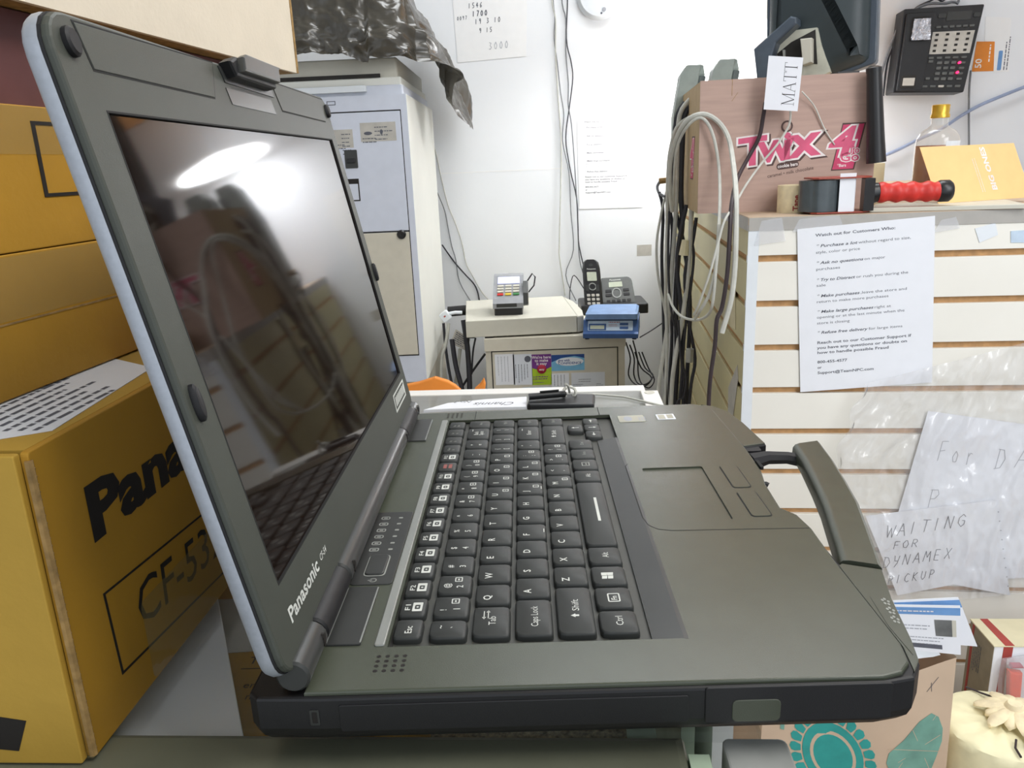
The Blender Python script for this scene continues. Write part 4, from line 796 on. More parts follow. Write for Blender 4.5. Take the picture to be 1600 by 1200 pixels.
# adapters and cords left of the small cabinet
ta = thing('power_strip', 'black power strip end with plugged adapter behind the beige desktop unit', 'power strip', ay(718, 500, 2000))
MB().tube([ay(700, 487, 2100), ay(735, 484, 2100)], 16, 10).build('strip_end', M['black'], ta, smooth=True)
MB().tube([ay(690, 497, 2100), ay(700, 489, 2100)], 6, 8).build('cord_collar', M['black'], ta)
f = Fr(ay(693, 500, 1900), (.8, 0, .55), (-.55, 0, .8)); wpl = thing('white_plug', 'white plug with small red mark hanging left of the beige desktop unit', 'plug', f(0, 0, 0))
MB().box(f, 0, 26, -8, 20, 0, 20, 4, 2).build('plug_body', M['trim'], wpl); MB().box(f, 10, 16, 6, 10, 20, 20.5, 1).build('red_mark', M['redbar'], wpl)
MB().tube([f(26, 6, 10), f(42, -2, 10), f(58, -14, 10)], 5, 8).build('plug_lead', M['trim'], wpl, smooth=True)
q = quad(ay(704, 536, 1880), ay(728, 548, 1880), ay(735, 530, 1880), ay(712, 514, 1880), 44, 34)
o = MB().box(q, 0, 44, 0, 34, 0, .6, 2).build('hanging_tag', M['stickgrey'], label='grey printed tag hanging among the black cords', cat='tag'); mb = MB(); scrib(mb, q, 4, 28, 36, 6, 4.6, 2, z=.8); mb.build('printed_text', M['grey'], o)
wire([(701, 505, 1890), (697, 535, 1890), (690, 560, 1890), (689, 592, 1890)], 5, 'cable_w', 'thick white lead hanging from the white plug', name='cable', cat='cable')
wire([(706, 530, 1880), (712, 570, 1870), (720, 600, 1860), (724, 618, 1850)], 7, 'cable_k', 'thick black cord leaning right below the tag', name='cable', cat='cable')
wire([(724, 500, 1880), (730, 540, 1870), (733, 580, 1860), (734, 612, 1850)], 7.5, 'cable_k', 'thickest black cord, just left of the small cabinet', name='cable', cat='cable')
wire([(693, 505, 1900), (696, 540, 1900), (701, 575, 1890), (706, 600, 1880)], 4, 'cable_k', 'slim black cord, leftmost below the white plug', name='cable', cat='cable')
wire([(743, 528, 1900), (739, 550, 1900), (737, 585, 1880)], 2.6, 'cable_k', 'thin black cord against the side of the small cabinet', name='cable', cat='cable')
wire([(758, 553, 1900), (742, 575, 1900), (725, 600, 1880), (716, 616, 1880)], 3.4, 'cable_k', 'black cord slanting down left behind the thick cords', name='cable', cat='cable')
wire([(719, 545, 1900), (716, 570, 1900), (712, 600, 1890)], 5, 'cable_w', 'short grey lead between the two thick black cords', name='cable', cat='cable')
# low box with orange envelopes behind the counter
MB().box(WORLD, -420, 60, 700, 1050, -982, -232, 0, 2).build('storage_box', M['putty'], label='plain putty box behind the counter holding the orange envelopes', cat='box')
def env(pts, Y, lab):
    P = [ay(x, y, Y) for x, y in pts]; P[0].z = P[-1].z = -231.5
    mb = MB(); mb.slab(Fr((0, Y, 0), (1, 0, 0), (0, 0, 1)), [(p.x, p.z) for p in P], -6, 6, 2)
    o = mb.build('orange_envelope', M['orange'], label=lab, cat='envelope'); return o
env([(600, 640), (635, 601), (655, 597), (680, 589), (700, 595), (712, 602), (720, 609), (712, 620), (712, 640)], 900, 'large crumpled orange envelope at the far left end of the counter')
env([(731, 640), (742, 607), (750, 600), (756, 591), (759, 600), (757, 618), (758, 640)], 860, 'small torn orange envelope beside the small cabinet')
# ------------------------------------------------------------------ slatwall fixture
th_ = math.radians(-5.7)
P0 = Vector((395.4, 1005.0, 0)); EX = Vector((math.cos(th_), math.sin(th_), 0)); EY = Vector((-math.sin(th_), math.cos(th_), 0))
FT = 86.0
FX = Fr(P0, EX, EY)                           # local plan frame
FF = Fr(P0, EX, (0, 0, 1))                    # front face: x right, y up, z towards the camera
FS = Fr(P0, -EY, (0, 0, 1), -EX)              # side face: x towards the camera (negative = back)
NF = -EY
def ff(x, y, off=0): p = apl(x, y, P0 - EY * off, EY); d = p - P0; return (d.dot(EX), p.z)
def ft(x, y, z=FT): p = az(x, y, z); d = p - P0; return (d.dot(EX), d.dot(EY))
FWD, DEP = 900, 1285
sw_ = thing('slatwall_fixture', 'white slatwall display fixture with brown grooves and a taped wooden top', 'display fixture', FX(450, 600, -982))
MB().box(FX, 5, FWD, 8, DEP, -982, FT - 14).build('core_board', M['mdf'], sw_)
MB().box(FX, -1, FWD, -1, DEP, FT - 12, FT, 0, .6).build('top_board', M['topbd'], sw_)
MB().box(FF, 0, FWD, FT - 22, FT - 1, 0, 1.8).build('front_edge_tape', M['cap'], sw_)
MB().box(FS, -DEP, 0, FT - 22, FT - 1, 0, 1.8).build('side_edge_tape', M['cap'], sw_)
MB().box(FF, 0, 17.5, -982, FT - 22, -9, .8).build('corner_trim', M['trim'], sw_)
gt = [22.9 - 76.2 * k for k in range(13)]
zt = FT - 22
for k in range(13):
    zb = gt[k]
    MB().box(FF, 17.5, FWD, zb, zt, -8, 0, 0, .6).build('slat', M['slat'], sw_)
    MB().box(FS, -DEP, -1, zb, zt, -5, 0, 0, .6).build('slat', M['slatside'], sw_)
    zt = zb - 11
MB().box(FF, 17.5, FWD, -982, zt, -8, 0).build('kick_panel', M['slat'], sw_)
# shiny tape scraps on the front edge
for (x0, x1, y0, y1) in ((10, 60, 40, 84), (70, 150, 60, 85), (290, 330, 52, 76)):
    MB().slab(FF, [(x0, y0), (x1, y0 + 6), (x1 - 8, y1), (x0 + 10, y1 - 4)], 1.9, 2.1).build('clear_tape', M['bagfilm'], sw_)
p = MB().slab(FF, [ff(*q) for q in ((1530, 379), (1559, 367), (1555, 348), (1523, 357))], .3, 1).build('blank_sticker', M['trim'], label='small tilted blank sticker on the slatwall right of the notice', cat='sticker')
MB().slab(FF, [ff(*q) for q in ((1579, 379), (1610, 379), (1610, 359), (1579, 361))], .3, 1).build('blank_sticker', M['paleblue'], label='pale blue blank label at the right edge of the slatwall', cat='sticker')
# notice
A0, A1, B1, B0 = ff(1250, 612), ff(1456, 585), ff(1460, 337), ff(1245, 358)
A1 = (A0[0] + (B1[0] - B0[0]) + 2, A0[1] + (B1[1] - B0[1]) + 1)
q = quad(FF(A0[0], A0[1], 2.5), FF(A1[0], A1[1], 2.5), FF(B1[0], B1[1], 2.5), FF(B0[0], B0[1], 2.5), 216, 279)
o = MB().box(q, 0, 216, 0, 279, -.3, .3).build('printed_notice', M['paper'], label='white printed notice about customers taped to the front of the slatwall', cat='paper'); notice(q, o, M['grey'], M['grey'], 1.0, z=.45)
# clear bag with its papers
def fpt(x, y, off): a = ff(x, y, off); return FF(a[0], a[1], off)
def sheet(name, pts, off, m, lab, cat='paper'):
    L = [ff(x, y, off) for x, y in pts]; return MB().slab(sub(FF, 0, 0, 0, off), L, 0, .6).build(name, m, label=lab, cat=cat), L
s1, L = sheet('handwritten_sheet', ((1450, 642), (1640, 668), (1640, 900), (1560, 905), (1390, 850), (1405, 795)), 5, M['paper'], 'large white handwritten sheet behind clear plastic at the right edge')
hm = MB(); a = ff(1463, 720, 5.6); hand(hm, sub(FF, a[0], a[1], 0, 5.7), 'For D', 0, 0, 36, .44, 1.3, slope=-.1); hand(hm, sub(FF, a[0], a[1], 0, 5.7), 'A', 128, -12, 34, .62, 1.2)
a = ff(1447, 793, 5.6); hand(hm, sub(FF, a[0], a[1], 0, 5.7), 'Pi', 0, 0, 34, .62, 1.2); hm.build('handwriting', M['pale'], s1)
s2, L = sheet('handwritten_sheet', ((1352, 806), (1556, 781), (1578, 930), (1490, 913), (1402, 930), (1390, 900)), 9, M['paper'], 'white sheet handwritten in capitals, lower one behind the clear plastic')
hm = MB()
for (tx, x, y, h) in (('WAITING', 1383, 840, 24), ('FOR', 1395, 858, 15), ('DYNAMEX', 1378, 887, 21), ('PICKUP', 1386, 913, 17)):
    a = ff(x, y, 10); hand(hm, sub(FF, a[0], a[1], 0, 9.9), tx, 0, 0, h, .6 if tx != 'FOR' else .8, 1.1, slope=.16)
hm.build('handwriting', M['grey'], s2)
mb = MB()
for k in range(9): a = ff(1560 + k * 1.9, 800 + k * 14.5, 10); mb.slab(FF, circ(a[0], a[1], 1.3, 6), 9.6, 9.8)
mb.build('punched_hole', M['pale'], s2)
def bagsheet(s, t):
    x0 = 1350 - 45 * min(1, t * 3) + 110 * max(0, t - .38) ; y0 = 600 - 95 * s + t * (350 + 60 * s)
    x = x0 + (1720 - x0) * s
    if s < .02: x += 5 * math.sin(t * 40)
    n = math.sin(s * 23 + t * 11) + .7 * math.sin(s * 9 - t * 27) + .5 * math.sin(s * 47 + t * 31) + .8 * abs(math.sin((s + t) * 14))
    off = 12.5 + abs(1.6 * n + 15 * (crumple(s * 5 + t * 2.2, t * 2.6 - s, .5, 1.0, 4) - .2))
    return fpt(x, y0, off)
o = MB().grid(bagsheet, 150, 110).build('clear_plastic_bag', M['bagfilm'], smooth=True, label='crumpled clear plastic bag taped over the handwritten sheets on the slatwall', cat='bag'); o.data.set_sharp_from_angle(angle=3.1)
# ------------------------------------------------------------------ things on the fixture top
TW, TH, TD = 300.0, 226.0, 372.0
a = ft(1090, 334); TB = Fr(FX(a[0], a[1], FT), EX, EY); TBf = Fr(FX(a[0], a[1], FT), EX, (0, 0, 1))
tw_ = thing('snack_carton', 'open kraft snack carton with pink candy lettering on the slatwall fixture top', 'box', TB(TW / 2, TD / 2, 0))
MB().box(TB, 0, TW, 0, 3, 0, TH).build('front_panel', M['kraft'], tw_)
MB().box(TB, 0, 3, 3, TD, 0, TH - 1).build('side_panel', M['kraftside'], tw_)
MB().box(TB, TW - 3, TW, 3, TD, 0, TH - 1).build('side_panel', M['kraftside'], tw_)
MB().box(TB, 3, TW - 3, TD - 3, TD, 0, TH - 1).build('back_panel', M['kraftside'], tw_)
MB().box(TB, 3, TW - 3, 3, TD - 3, 0, 3).build('bottom_panel', M['kraftside'], tw_)
mb = MB(); mb.slab(TBf, strip([(54, TH), (54, TH - 27)], .8), 0, .3); mb.slab(TBf, strip([(54, TH - 36), (64, TH - 22)], .6), 0, .3); mb.build('creases', M['corr'], tw_)
def fpx(x, y): p = apl(x, y, TB.o, EY); d = p - TB.o; return (d.dot(EX), d.z)
a = fpx(1150, 262); b = fpx(1282, 236); ang = math.degrees(math.atan2(b[1] - a[1] - 6, b[0] - a[0]))
tf = sub(TBf, a[0] + 4, a[1] + 2, 5.5)
def word(sz, dx, dy, bold, m, z, nm):
    mb = MB()
    for ch, x, y, s_, k in (('T', 0, 0, 1.0, 1.2), ('w', 35, 2, 1.08, 1.12), ('i', 76, 2, 1.0, 1.05), ('x', 90, 3, 1.16, 1.2)):
        text(mb, tf, ch, x + dx, y + dy, sz * s_, bold=bold, z=z, sx=k, shear=.06, res=3)
    mb.build(nm, M[m], tw_)
word(66, 2.4, -2.6, .075, 'dk', .25, 'lettering_shadow'); word(66, 0, 0, .07, 'white', .4, 'lettering_outline'); word(66, 0, 0, .028, 'pink', .55, 'candy_lettering')
MB().plate(tf, circ(86, 56, 10, 18), [circ(86, 56, 7, 18)], 0, .5).build('lettering_ring', M['dk'], tw_)
a = fpx(1207, 265); mb = MB(); mb.slab(sub(TBf, a[0], a[1], 6), rrect(7, -2, 45, 9, 5), 0, .3); mb.build('caption_pill', M['dk'], tw_)
mb = MB(); text(mb, sub(TBf, a[0], a[1], 6), 'cookie bars', 9, 1.2, 8, bold=.02, width=34, z=.4); mb.build('caption', M['white'], tw_)
a = fpx(1199, 278); mb = MB(); text(mb, sub(TBf, a[0], a[1], 8.5), 'caramel • milk chocolate', 0, 0, 8.5, width=79, z=.3); mb.build('caption', M['dk'], tw_)
def badge4(f, k=1.0, nm='flavour_badge'):
    MB().slab(f, [(-2, -2), (37 * k, -2), (53 * k, 76), (14 * k, 77)], 0, .25).build(nm + '_shadow', M['dk'], tw_)
    MB().slab(f, [(0, 0), (35 * k, 0), (50 * k, 74), (15 * k, 74)], .25, .35).build(nm, M['badge'], tw_)
    mb = MB(); text(mb, f, '4', -10 * k, 24, 66, bold=.07, shear=.2, z=.45, sx=1.25 * k); text(mb, f, 'To', 26 * k, 26, 16, bold=.09, z=.45, sx=k); text(mb, f, 'Go', 12 * k, 13, 21, bold=.09, z=.45, sx=1.2 * k); mb.build('badge_outline', M['white'], tw_)
    mb = MB(); text(mb, f, '4', -10 * k, 24, 66, bold=.03, shear=.2, z=.6, sx=1.25 * k); text(mb, f, 'To', 26 * k, 26, 16, bold=.02, z=.6, sx=k); text(mb, f, 'Go', 12 * k, 13, 21, bold=.02, z=.6, sx=1.2 * k); mb.build('badge_lettering', M['pink'], tw_)
    mb = MB(); text(mb, f, '*Bars', 8 * k, 4, 7, bold=.02, z=.5, sx=k); mb.build('caption', M['white'], tw_)
a = fpx(1300, 265); badge4(sub(TBf, a[0], a[1], 1))
badge4(sub(Fr(TB.o, -EY, (0, 0, 1), -EX), -130, 60), 1.2, 'side_badge')
# in the carton: two speakers, labelled packages, dark pouch
def speaker(x, y, Yd, ztop, label, wd=52):
    d = Yd; p = ay((x[0] + x[1]) / 2, y, d); w = (x[1] - x[0]) / FPX * (d + 314)
    t = thing('desktop_speaker', label, 'speaker', (p.x, d + 30, FT + 3.2), 'speakers in the snack carton')
    f = Fr((p.x, d, FT + 3.2), EX, EY); H = p.z - FT - 3
    sl = .16
    def sec(z, k=1): return [f(-w * .62 + a_ * w * 1.05 + (z - H) * -.0 + (z - H) * sl, b_, z) for a_, b_ in ((0, 0), (.72, 0), (1, 22), (1, 60), (0, 60))]
    MB().loft([[q_ + Vector((0, 0, -(H - 100))) for q_ in sec(H - 100)], sec(H - 100), sec(H - 18)] + [[f(-w * .62 + a_ * w * 1.05 , b_, H) for a_, b_ in ((.18, 0), (.72, 0), (.88, 22), (.88, 60), (.18, 60))]]).build('speaker_body', M['speaker'], t)
    MB().loft([[f(-w * .62 + 1.05 * w * .74 + z_ * 0 + (z - H) * sl + o1, o2, z) for o1, o2 in ((1, 1), (w * .27, 20), (w * .27 + 2.5, 19), (3, -1))] for z_, z in ((0, H - 100), (1, H - 22))]).build('speaker_grille', M['speaker2'], t)
    return t
speaker((1072, 1107), 101, 1440, 0, 'grey desktop speaker, left one sticking out of the snack carton')
speaker((1124, 1161), 92, 1425, 0, 'grey desktop speaker, right one sticking out of the snack carton')
def pack(x0, x1, yt, Yd, name, mt, lab, cat):
    a, b = ay(x0, yt, Yd), ay(x1, yt, Yd); t = thing(name, lab, cat, ((a.x + b.x) / 2, Yd + 15, FT + 3.2)); f = Fr((a.x, Yd, 0), EX, (0, 0, 1))
    MB().box(f, 0, b.x - a.x, FT + 3.2, a.z, -30, 0, 1, .6).build('pack_body', M[mt], t); return t, f, b.x - a.x, a.z
t, f, w, zt_ = pack(1309, 1342, 112, 1290, 'label_bottle', 'black', 'black packet with white lettering standing at the right end of the snack carton', 'packet')
MB().slab(f, circ(w * .45, zt_ - 28, w * .42, 16, 14), 0, .5).build('white_label', M['paper'], t); mb = MB(); scrib(mb, f, w * .2, zt_ - 12, w * .6, 2, 6, 3, z=.6); mb.build('printed_text', M['paper'], t)
mb = MB(); scrib(mb, f, w * .2, zt_ - 26, w * .5, 3, 5, 2, z=.7); mb.build('printed_text', M['ink'], t)
t, f, w, zt_ = pack(1301, 1309, 120, 1280, 'label_bottle', 'trim', 'narrow white packet with a dark cap in the snack carton', 'packet')
pack(1266, 1300, 128, 1300, 'black_case', 'black', 'black case lying in the snack carton below the monitor', 'case')
# monitor
MO = thing('computer_monitor', 'dark computer monitor seen from behind above the snack carton', 'monitor', FX(200, 560, FT))
yw = math.radians(16)
c00, c10, c01 = ay(1196, 160, 1560), ay(1369, 98, 1440), ay(1200, -160, 1600); c11 = c10 + c01 - c00
mx_ = quad(c00, c10, c11, c01)
w, h = mx_.w, mx_.h
MB().slab(mx_, rrect(0, 0, w, h, 8), -24, 0, 3).build('bezel', M['monitor2'], MO)
sh = rrect(7, 8, w - 14, h - 8, 14, 3)
MB().loft([[mx_(x, y, z) for x, y in inset(sh, d)] for d, z in ((0, 0), (5, 12), (16, 22), (34, 28))]).build('back_shell', M['monitor'], MO, smooth=True)
MB().box(mx_, 8, w - 8, 8, h - 8, -26, -24).build('screen', M['screen'], MO)
def mxy(x, y, c=36):
    n = (c10 - c00).cross(c01 - c00).normalized(); p = apl(x, y, c00 + n * c, n)
    ex = (c10 - c00).normalized(); ey = n.cross(ex); d = p - c00; return (d.dot(ex), d.dot(ey))
MXn = (c10 - c00).cross(c01 - c00).normalized(); MXF = Fr(c00, (c10 - c00), MXn.cross(c10 - c00), MXn)
MB().slab(MXF, [mxy(*q) for q in ((1212, 84), (1210, 72), (1236, 48), (1277, 43), (1283, 70), (1297, 112), (1252, 134), (1236, 120))], 20, 37).build('port_panel', M['port'], MO)
MB().slab(MXF, [mxy(*q, 38) for q in ((1214, 84), (1236, 66), (1274, 46), (1277, 100), (1252, 98), (1216, 95))], 37, 38).build('port_recess', M['gap'], MO)
MB().slab(MXF, [mxy(*q, 46) for q in ((1252, 62), (1270, 60), (1270, 98), (1256, 103))], 38, 56, 2).build('video_plug', M['device'], MO)
MB().slab(MXF, [mxy(*q, 42) for q in ((1223, 78), (1227, 78), (1227, 90), (1224, 92))], 38, 44).build('small_plug', M['bright'], MO)
pts = [mxy(*q, 70) for q in ((1176, 76), (1234, 24), (1244, 26), (1244, 36), (1212, 66), (1206, 84), (1200, 150), (1184, 150))]
MB().slab(MXF, pts, 34, 66, 4).build('stand_arm', M['monitor2'], MO)
a = mxy(1188, 120, 60); p = MXF(a[0], a[1], 40)
MB().tube([p, Vector((p.x - 10, p.y + 30, FT + 10))], 16, 10).build('stand_post', M['monitor'], MO)
MB().lathe(Fr((p.x - 10, p.y + 30, FT)), [(90, 0), (90, 6), (30, 14), (.1, 14)], 24).build('stand_base', M['monitor'], MO)
# hanging name sheet
q = quad(ay(1193, 171, 1095), ay(1246, 174, 1095), ay(1255, 90, 1095), ay(1201, 87, 1095))
o = MB().box(q, 0, q.w, 0, q.h, 0, .5).build('name_sheet', M['paper'], label='small white sheet reading a name sideways, hung over the front of the snack carton', cat='paper')
mb = MB(); m90 = sub(q, q.w * .86, q.h * .1, 90); lh = q.w * .36; x = 0; sc_ = q.h * .8 / 62
for ch in 'MATT':
    w_ = {'M': 18, 'A': 15, 'T': 13}[ch] * sc_
    S = {'M': [((.12, 0), (.12, 1), .5), ((.12, 1), (.5, 0), 1.2), ((.5, 0), (.88, 1), .5), ((.88, 1), (.88, 0), 1.2), ((0, 0), (.26, 0), .5), ((.72, 0), (1, 0), .5), ((0, 1), (.16, 1), .5), ((.84, 1), (1, 1), .5)],
         'A': [((.12, 0), (.5, 1), .5), ((.5, 1), (.88, 0), 1.2), ((.26, .36), (.74, .36), .5), ((0, 0), (.26, 0), .5), ((.74, 0), (1, 0), .5)],
         'T': [((.5, 0), (.5, 1), 1.2), ((0, 1), (1, 1), .5), ((.03, 1), (.03, .82), .5), ((.97, 1), (.97, .82), .5), ((.35, 0), (.65, 0), .5)]}[ch]
    for p_, q_, t_ in S: mb.slab(m90, strip([(x + p_[0] * w_, p_[1] * lh), (x + q_[0] * w_, q_[1] * lh)], t_ * 1.1), .5, .7)
    x += w_ + 1
mb.build('printed_name', M['ink'], o)
wire([(1253, 143, 1110), (1272, 165, 1116), (1284, 192, 1116), (1292, 208, 1116), (1304, 226, 1116)], 1.3, 'cable_w', 'short pale string hanging down across the badge side of the snack carton', name='string', cat='string')
# black tube and its cream carton
a = ft(1372, 322); cr = MB().box(Fr(FX(a[0] - 20, a[1] + 0, FT), EX, EY), 0, 46, 60, 130, 0, ay(1372, 255, 1075).z - FT - 2, 0, 1).build('cream_carton', M['boxtan'], label='small cream carton behind the tape gun, under the black tube', cat='box')
tp, bt_ = ay(1366, 112, 1090), ay(1369, 254, 1090)
t = thing('black_tube', 'glossy black plastic tube standing on the cream carton beside the snack carton', 'tube', bt_)
MB().tube([bt_, bt_ + (tp - bt_) * .35, tp], [16, 14, 12], 20).build('tube_body', M['black'], t, smooth=True)
MB().tube([tp + Vector((0, 0, -1)), tp + Vector((-1, 0, 6)), tp + Vector((-1, 0, 9))], [12.6, 12.6, 7], 20).build('tube_cap', M['black'], t, smooth=True)
# tape gun lying on its side
g0 = ft(1290, 330); GX = Fr(FX(g0[0] - 4, 42, FT), EX, EY)
tg = thing('tape_gun', 'tape gun with red ribbed grip lying on the fixture top before the snack carton', 'tape dispenser', GX(0, 0, 0))
GH = 56
fr_ = [(-38, -28), (-30, -36), (40, -36), (56, -24), (60, 0), (52, 24), (30, 34), (-28, 34), (-40, 22)]
for z in (1, GH): MB().slab(GX, fr_, z, z + 2.4, .4).build('frame_plate', M['redframe'], tg)
MB().lathe(sub(GX, -18, 0), [(34, 4), (34, GH - 2), (22, GH - 2), (22, 4)], 32).build('tape_roll', M['roll'], tg, smooth=True)
MB().lathe(sub(GX, -18, 0), [(21.8, 6), (21.8, GH - 4)], 24).build('roll_hub', M['device'], tg, smooth=True)
MB().slab(sub(GX, 4, -32), [(0, 0), (24, 0), (26, 3), (2, 3)], 3, GH + 8).build('white_label', M['paper'], tg)
MB().slab(GX, [(42, -36), (60, -30), (62, -4), (46, -4)], 3.4, GH - 1, 1).build('brake_block', M['black'], tg)
MB().tube([GX(60, -12, 30), GX(72, -14, 32)], [17, 15], 12).build('grip_neck', M['black'], tg, smooth=True)
rr = []; pp_ = []
for k in range(25): pp_.append(GX(70 + k * 3.9, -14 - k * .15, 31 - k * .05)); rr.append(15.5 + 1.6 * math.sin(k * 1.05) * (k < 23))
MB().tube(pp_, rr, 16).build('red_grip', M['red'], tg, smooth=True)
MB().tube([GX(160, -17, 30), GX(164, -17, 30), GX(178, -18, 30), GX(182, -18, 30)], [15, 17.5, 17.5, 14], 16).build('grip_end', M['black'], tg, smooth=True)
MB().lathe(Fr(GX(182.2, -18, 30), EY, (0, 0, 1), EX), [(8, 0), (8, .6), (.1, .6)], 14).build('grip_emblem', M['bright'], tg)
a = (ft(1232, 327)[0], 46); rt = thing('packing_tape_roll', 'roll of packing tape with cream core and red lettering left of the tape gun', 'tape', FX(a[0], a[1], FT))
f = Fr(FX(a[0] - 6, a[1] + 44, FT)); MB().lathe(f, [(30, 0), (30, 46), (26, 46), (26, 0)], 32).build('tape_body', M['cream2'], rt, smooth=True)
mb = MB(); fc = lambda x, y, z: f((30.3 + z) * math.sin(x / 30), -(30.3 + z) * math.cos(x / 30), y)
text(mb, lambda x, y, z=0: fc(-y - 2, x, z), 'Tape', 4, 2, 13, bold=.03, z=.1); text(mb, lambda x, y, z=0: fc(-y + 24, x, z), '3M', 22, 0, 13, bold=.03, z=.1); mb.build('printed_text', M['redbar'], rt)
a = ft(1160, 331); MB().slab(Fr(FX(a[0], a[1], FT), EX, EY), [(-14, 4), (40, 2), (52, 14), (36, 24), (-6, 18)], .2, 5, 1).build('crumpled_wrapper', M['cream2'], label='small crumpled pale wrapper on the fixture top left of the tape roll', cat='wrapper')
# flat cardboard sheet, orange card, bottle
a = ft(1360, 332); b = ft(1640, 330)
MB().slab(FX, [(a[0], a[1] + 2), (b[0], -12), (b[0] + 30, 130), (a[0] + 40, 120)], FT + .5, FT + 7, 1).build('cardboard_sheet', M['device'], label='flat white-faced cardboard sheet under the orange card on the fixture top', cat='cardboard')
CZt = FT + 7.3
b0, b1 = az(1466, 318, CZt), az(1612, 308, CZt)
t1, t0 = ay(1583, 228, b1.y + 34), ay(1437, 230, b0.y + 26)
t1 = b1 + t0 - b0; q = quad(b0, b1, t1, t0)
o = MB().box(q, 0, q.w, 0, q.h, -.6, 0).build('folded_card', M['card_o'], label='pale orange folded card with white sideways lettering leaning on the bottle', cat='card')
mb = MB(); text(mb, q, 'BIG ONES', q.w * .66, q.h * .17, 15, ang=90, bold=.035, width=q.h * .78, z=.2); mb2 = MB(); scrib(mb2, sub(q, q.w * .5, q.h * .15, 90), 0, 0, q.h * .8, 2, 5, 1, z=.2); mb.v += []; mb.build('printed_text', M['white'], o); mb2.build('printed_text', M['white'], o)
q2 = quad(Vector(t0) + (Vector(t1) - Vector(t0)) * .6 + Vector((0, 22, 0)) - Vector((0, 0, t0.z - CZt)), Vector(t1) + Vector((0, 22, 0)) - Vector((0, 0, t1.z - CZt)), t1, Vector(t0) + (Vector(t1) - Vector(t0)) * .6); MB().box(q2, 0, q2.w, 0, q2.h, -.5, 0).build('back_leaf', M['card_o'], o)
BP = ay(1457, 300, 1135); bo = thing('liquor_bottle', 'clear round-shouldered bottle of amber liquid with gold cap on the fixture top', 'bottle', (BP.x, 1135, FT + 7))
z0_ = FT + 7.2; zs = ay(1457, 226, 1135).z - z0_; zn = ay(1457, 200, 1135).z - z0_; zc = ay(1457, 183, 1135).z - z0_; ztop = ay(1457, 164, 1135).z - z0_
R = 36; bf = Fr((BP.x, 1135, z0_))
pf = [(R - 4, 0), (R, 4), (R, zs)] + [(R * math.cos(t) * .62 + R * .38 * (1 - math.sin(t) * .0), zs + (zn - zs) * math.sin(t)) for t in (.4, .8, 1.1, 1.35)] + [(14, zn + 4), (13, zc)]
MB().lathe(bf, pf, 32, caps=True).build('glass_body', M['glassclear'], bo, smooth=True)
lz = ay(1457, 227, 1135).z - z0_
MB().lathe(bf, [(R - 3.2, 2), (R - 1.4, 5), (R - 1.4, lz)], 32).build('amber_liquid', M['liquor'], bo, smooth=True)
MB().lathe(bf, [(15.5, zc - 2), (15.5, zc + 3), (14, zc + 5), (14.6, ztop - 1), (13, ztop), (.1, ztop)], 28).build('gold_cap', M['gold'], bo, smooth=True)
MB().loft([[bf((R + .5) * math.sin(a_), -(R + .5) * math.cos(a_), z) for a_ in (-.1, .15, .4, .6, .8)] for z in (30, lz + 6)], caps=False, closed=False).build('bottle_label', M['trim'], bo)
# ------------------------------------------------------------------ wall phone, cards, cords on the back wall
pw = quad(ay(1395, 145, 2215), ay(1506, 144, 2215), ay(1539, 6, 2235), ay(1413, 14, 2235))
ph = thing('wall_telephone', 'black multi-line desk telephone mounted on the wall with strip of line keys', 'telephone', ay(1460, 80, 2290), None)
ww, hh = pw.w, pw.h
kx, ky = ww / 200.0, hh / 240.0
pf_ = lambda x, y, z=0: pw(x * kx, y * ky, z)
MB().box(pf_, 0, 200, 0, 240, -50, 0, 4, 3).build('telephone_body', M['black'], ph)
MB().box(pf_, 6, 78, 4, 226, 0, 10, 3, 3).build('cradle', M['black'], ph)
MB().box(pf_, 20, 62, 160, 214, 10, 12, 3, 1).build('cradle_cup', M['gap'], ph)
MB().grid(lambda s, t: pf_(22 + 42 * s + 20 * max(0, s - .6) * (1 - t), 146 + 60 * t, 13 + 4 * abs(crumple(s * 3, t * 3, 2, 1.0, 3))), 24, 24).build('foil_tape', M['foil'], ph)
MB().box(pf_, 14, 54, 12, 48, 10, 13, 4, 1).build('cradle_cup', M['gap'], ph); MB().box(pf_, 18, 50, 18, 40, 13, 14, 1).build('white_card', M['stickgrey'], ph)
MB().box(pf_, 110, 172, 200, 224, 0, 1.5, 2).build('display', M['satin'], ph)
MB().box(pf_, 88, 108, 208, 220, 0, 2, 4).build('volume_key', M['satin'], ph)
MB().box(pf_, 178, 194, 206, 218, 0, 2, 2).build('menu_key', M['satin'], ph)
pk = lambda x, y, w_, h_, m='satin': MB().box(pf_, x, x + w_, y, y + h_, 0, 3, 1.5, .6).build('telephone_key', M['phone' if m == 'satin' else 'stickgrey'], ph)
for k in range(6): pk(88 + k * 17, 180, 12, 6)
pn_ = MB().box(pf_, 82, 190, 108, 170, 0, 1).build('line_key_strip', M['stickgrey'], ph)
for r in range(4):
    for c_ in range(4): MB().box(pf_, 90 + c_ * 27, 98 + c_ * 27, 114 + r * 15, 120 + r * 15, 1, 2.4).build('line_key', M['gap'], pn_)
for k in range(5): pk(82 + k * 22, 94, 14, 6)
for r in range(4):
    for c_ in range(3): pk(108 + c_ * 19, 34 + r * 15, 13, 8)
for k, y in enumerate((34, 49, 64, 79)): pk(170, y, 14, 6)
for y in (84, 36): pk(84, y, 12, 7)
for k in range(5): pk(78 + k * 23, 14, 15, 6, 'phone' if k == 2 else 'satin')
for y in (55, 82): MB().slab(pf_, circ(168, y, 3.4, 10), 0, 5).build('red_indicator', M['led'], ph)
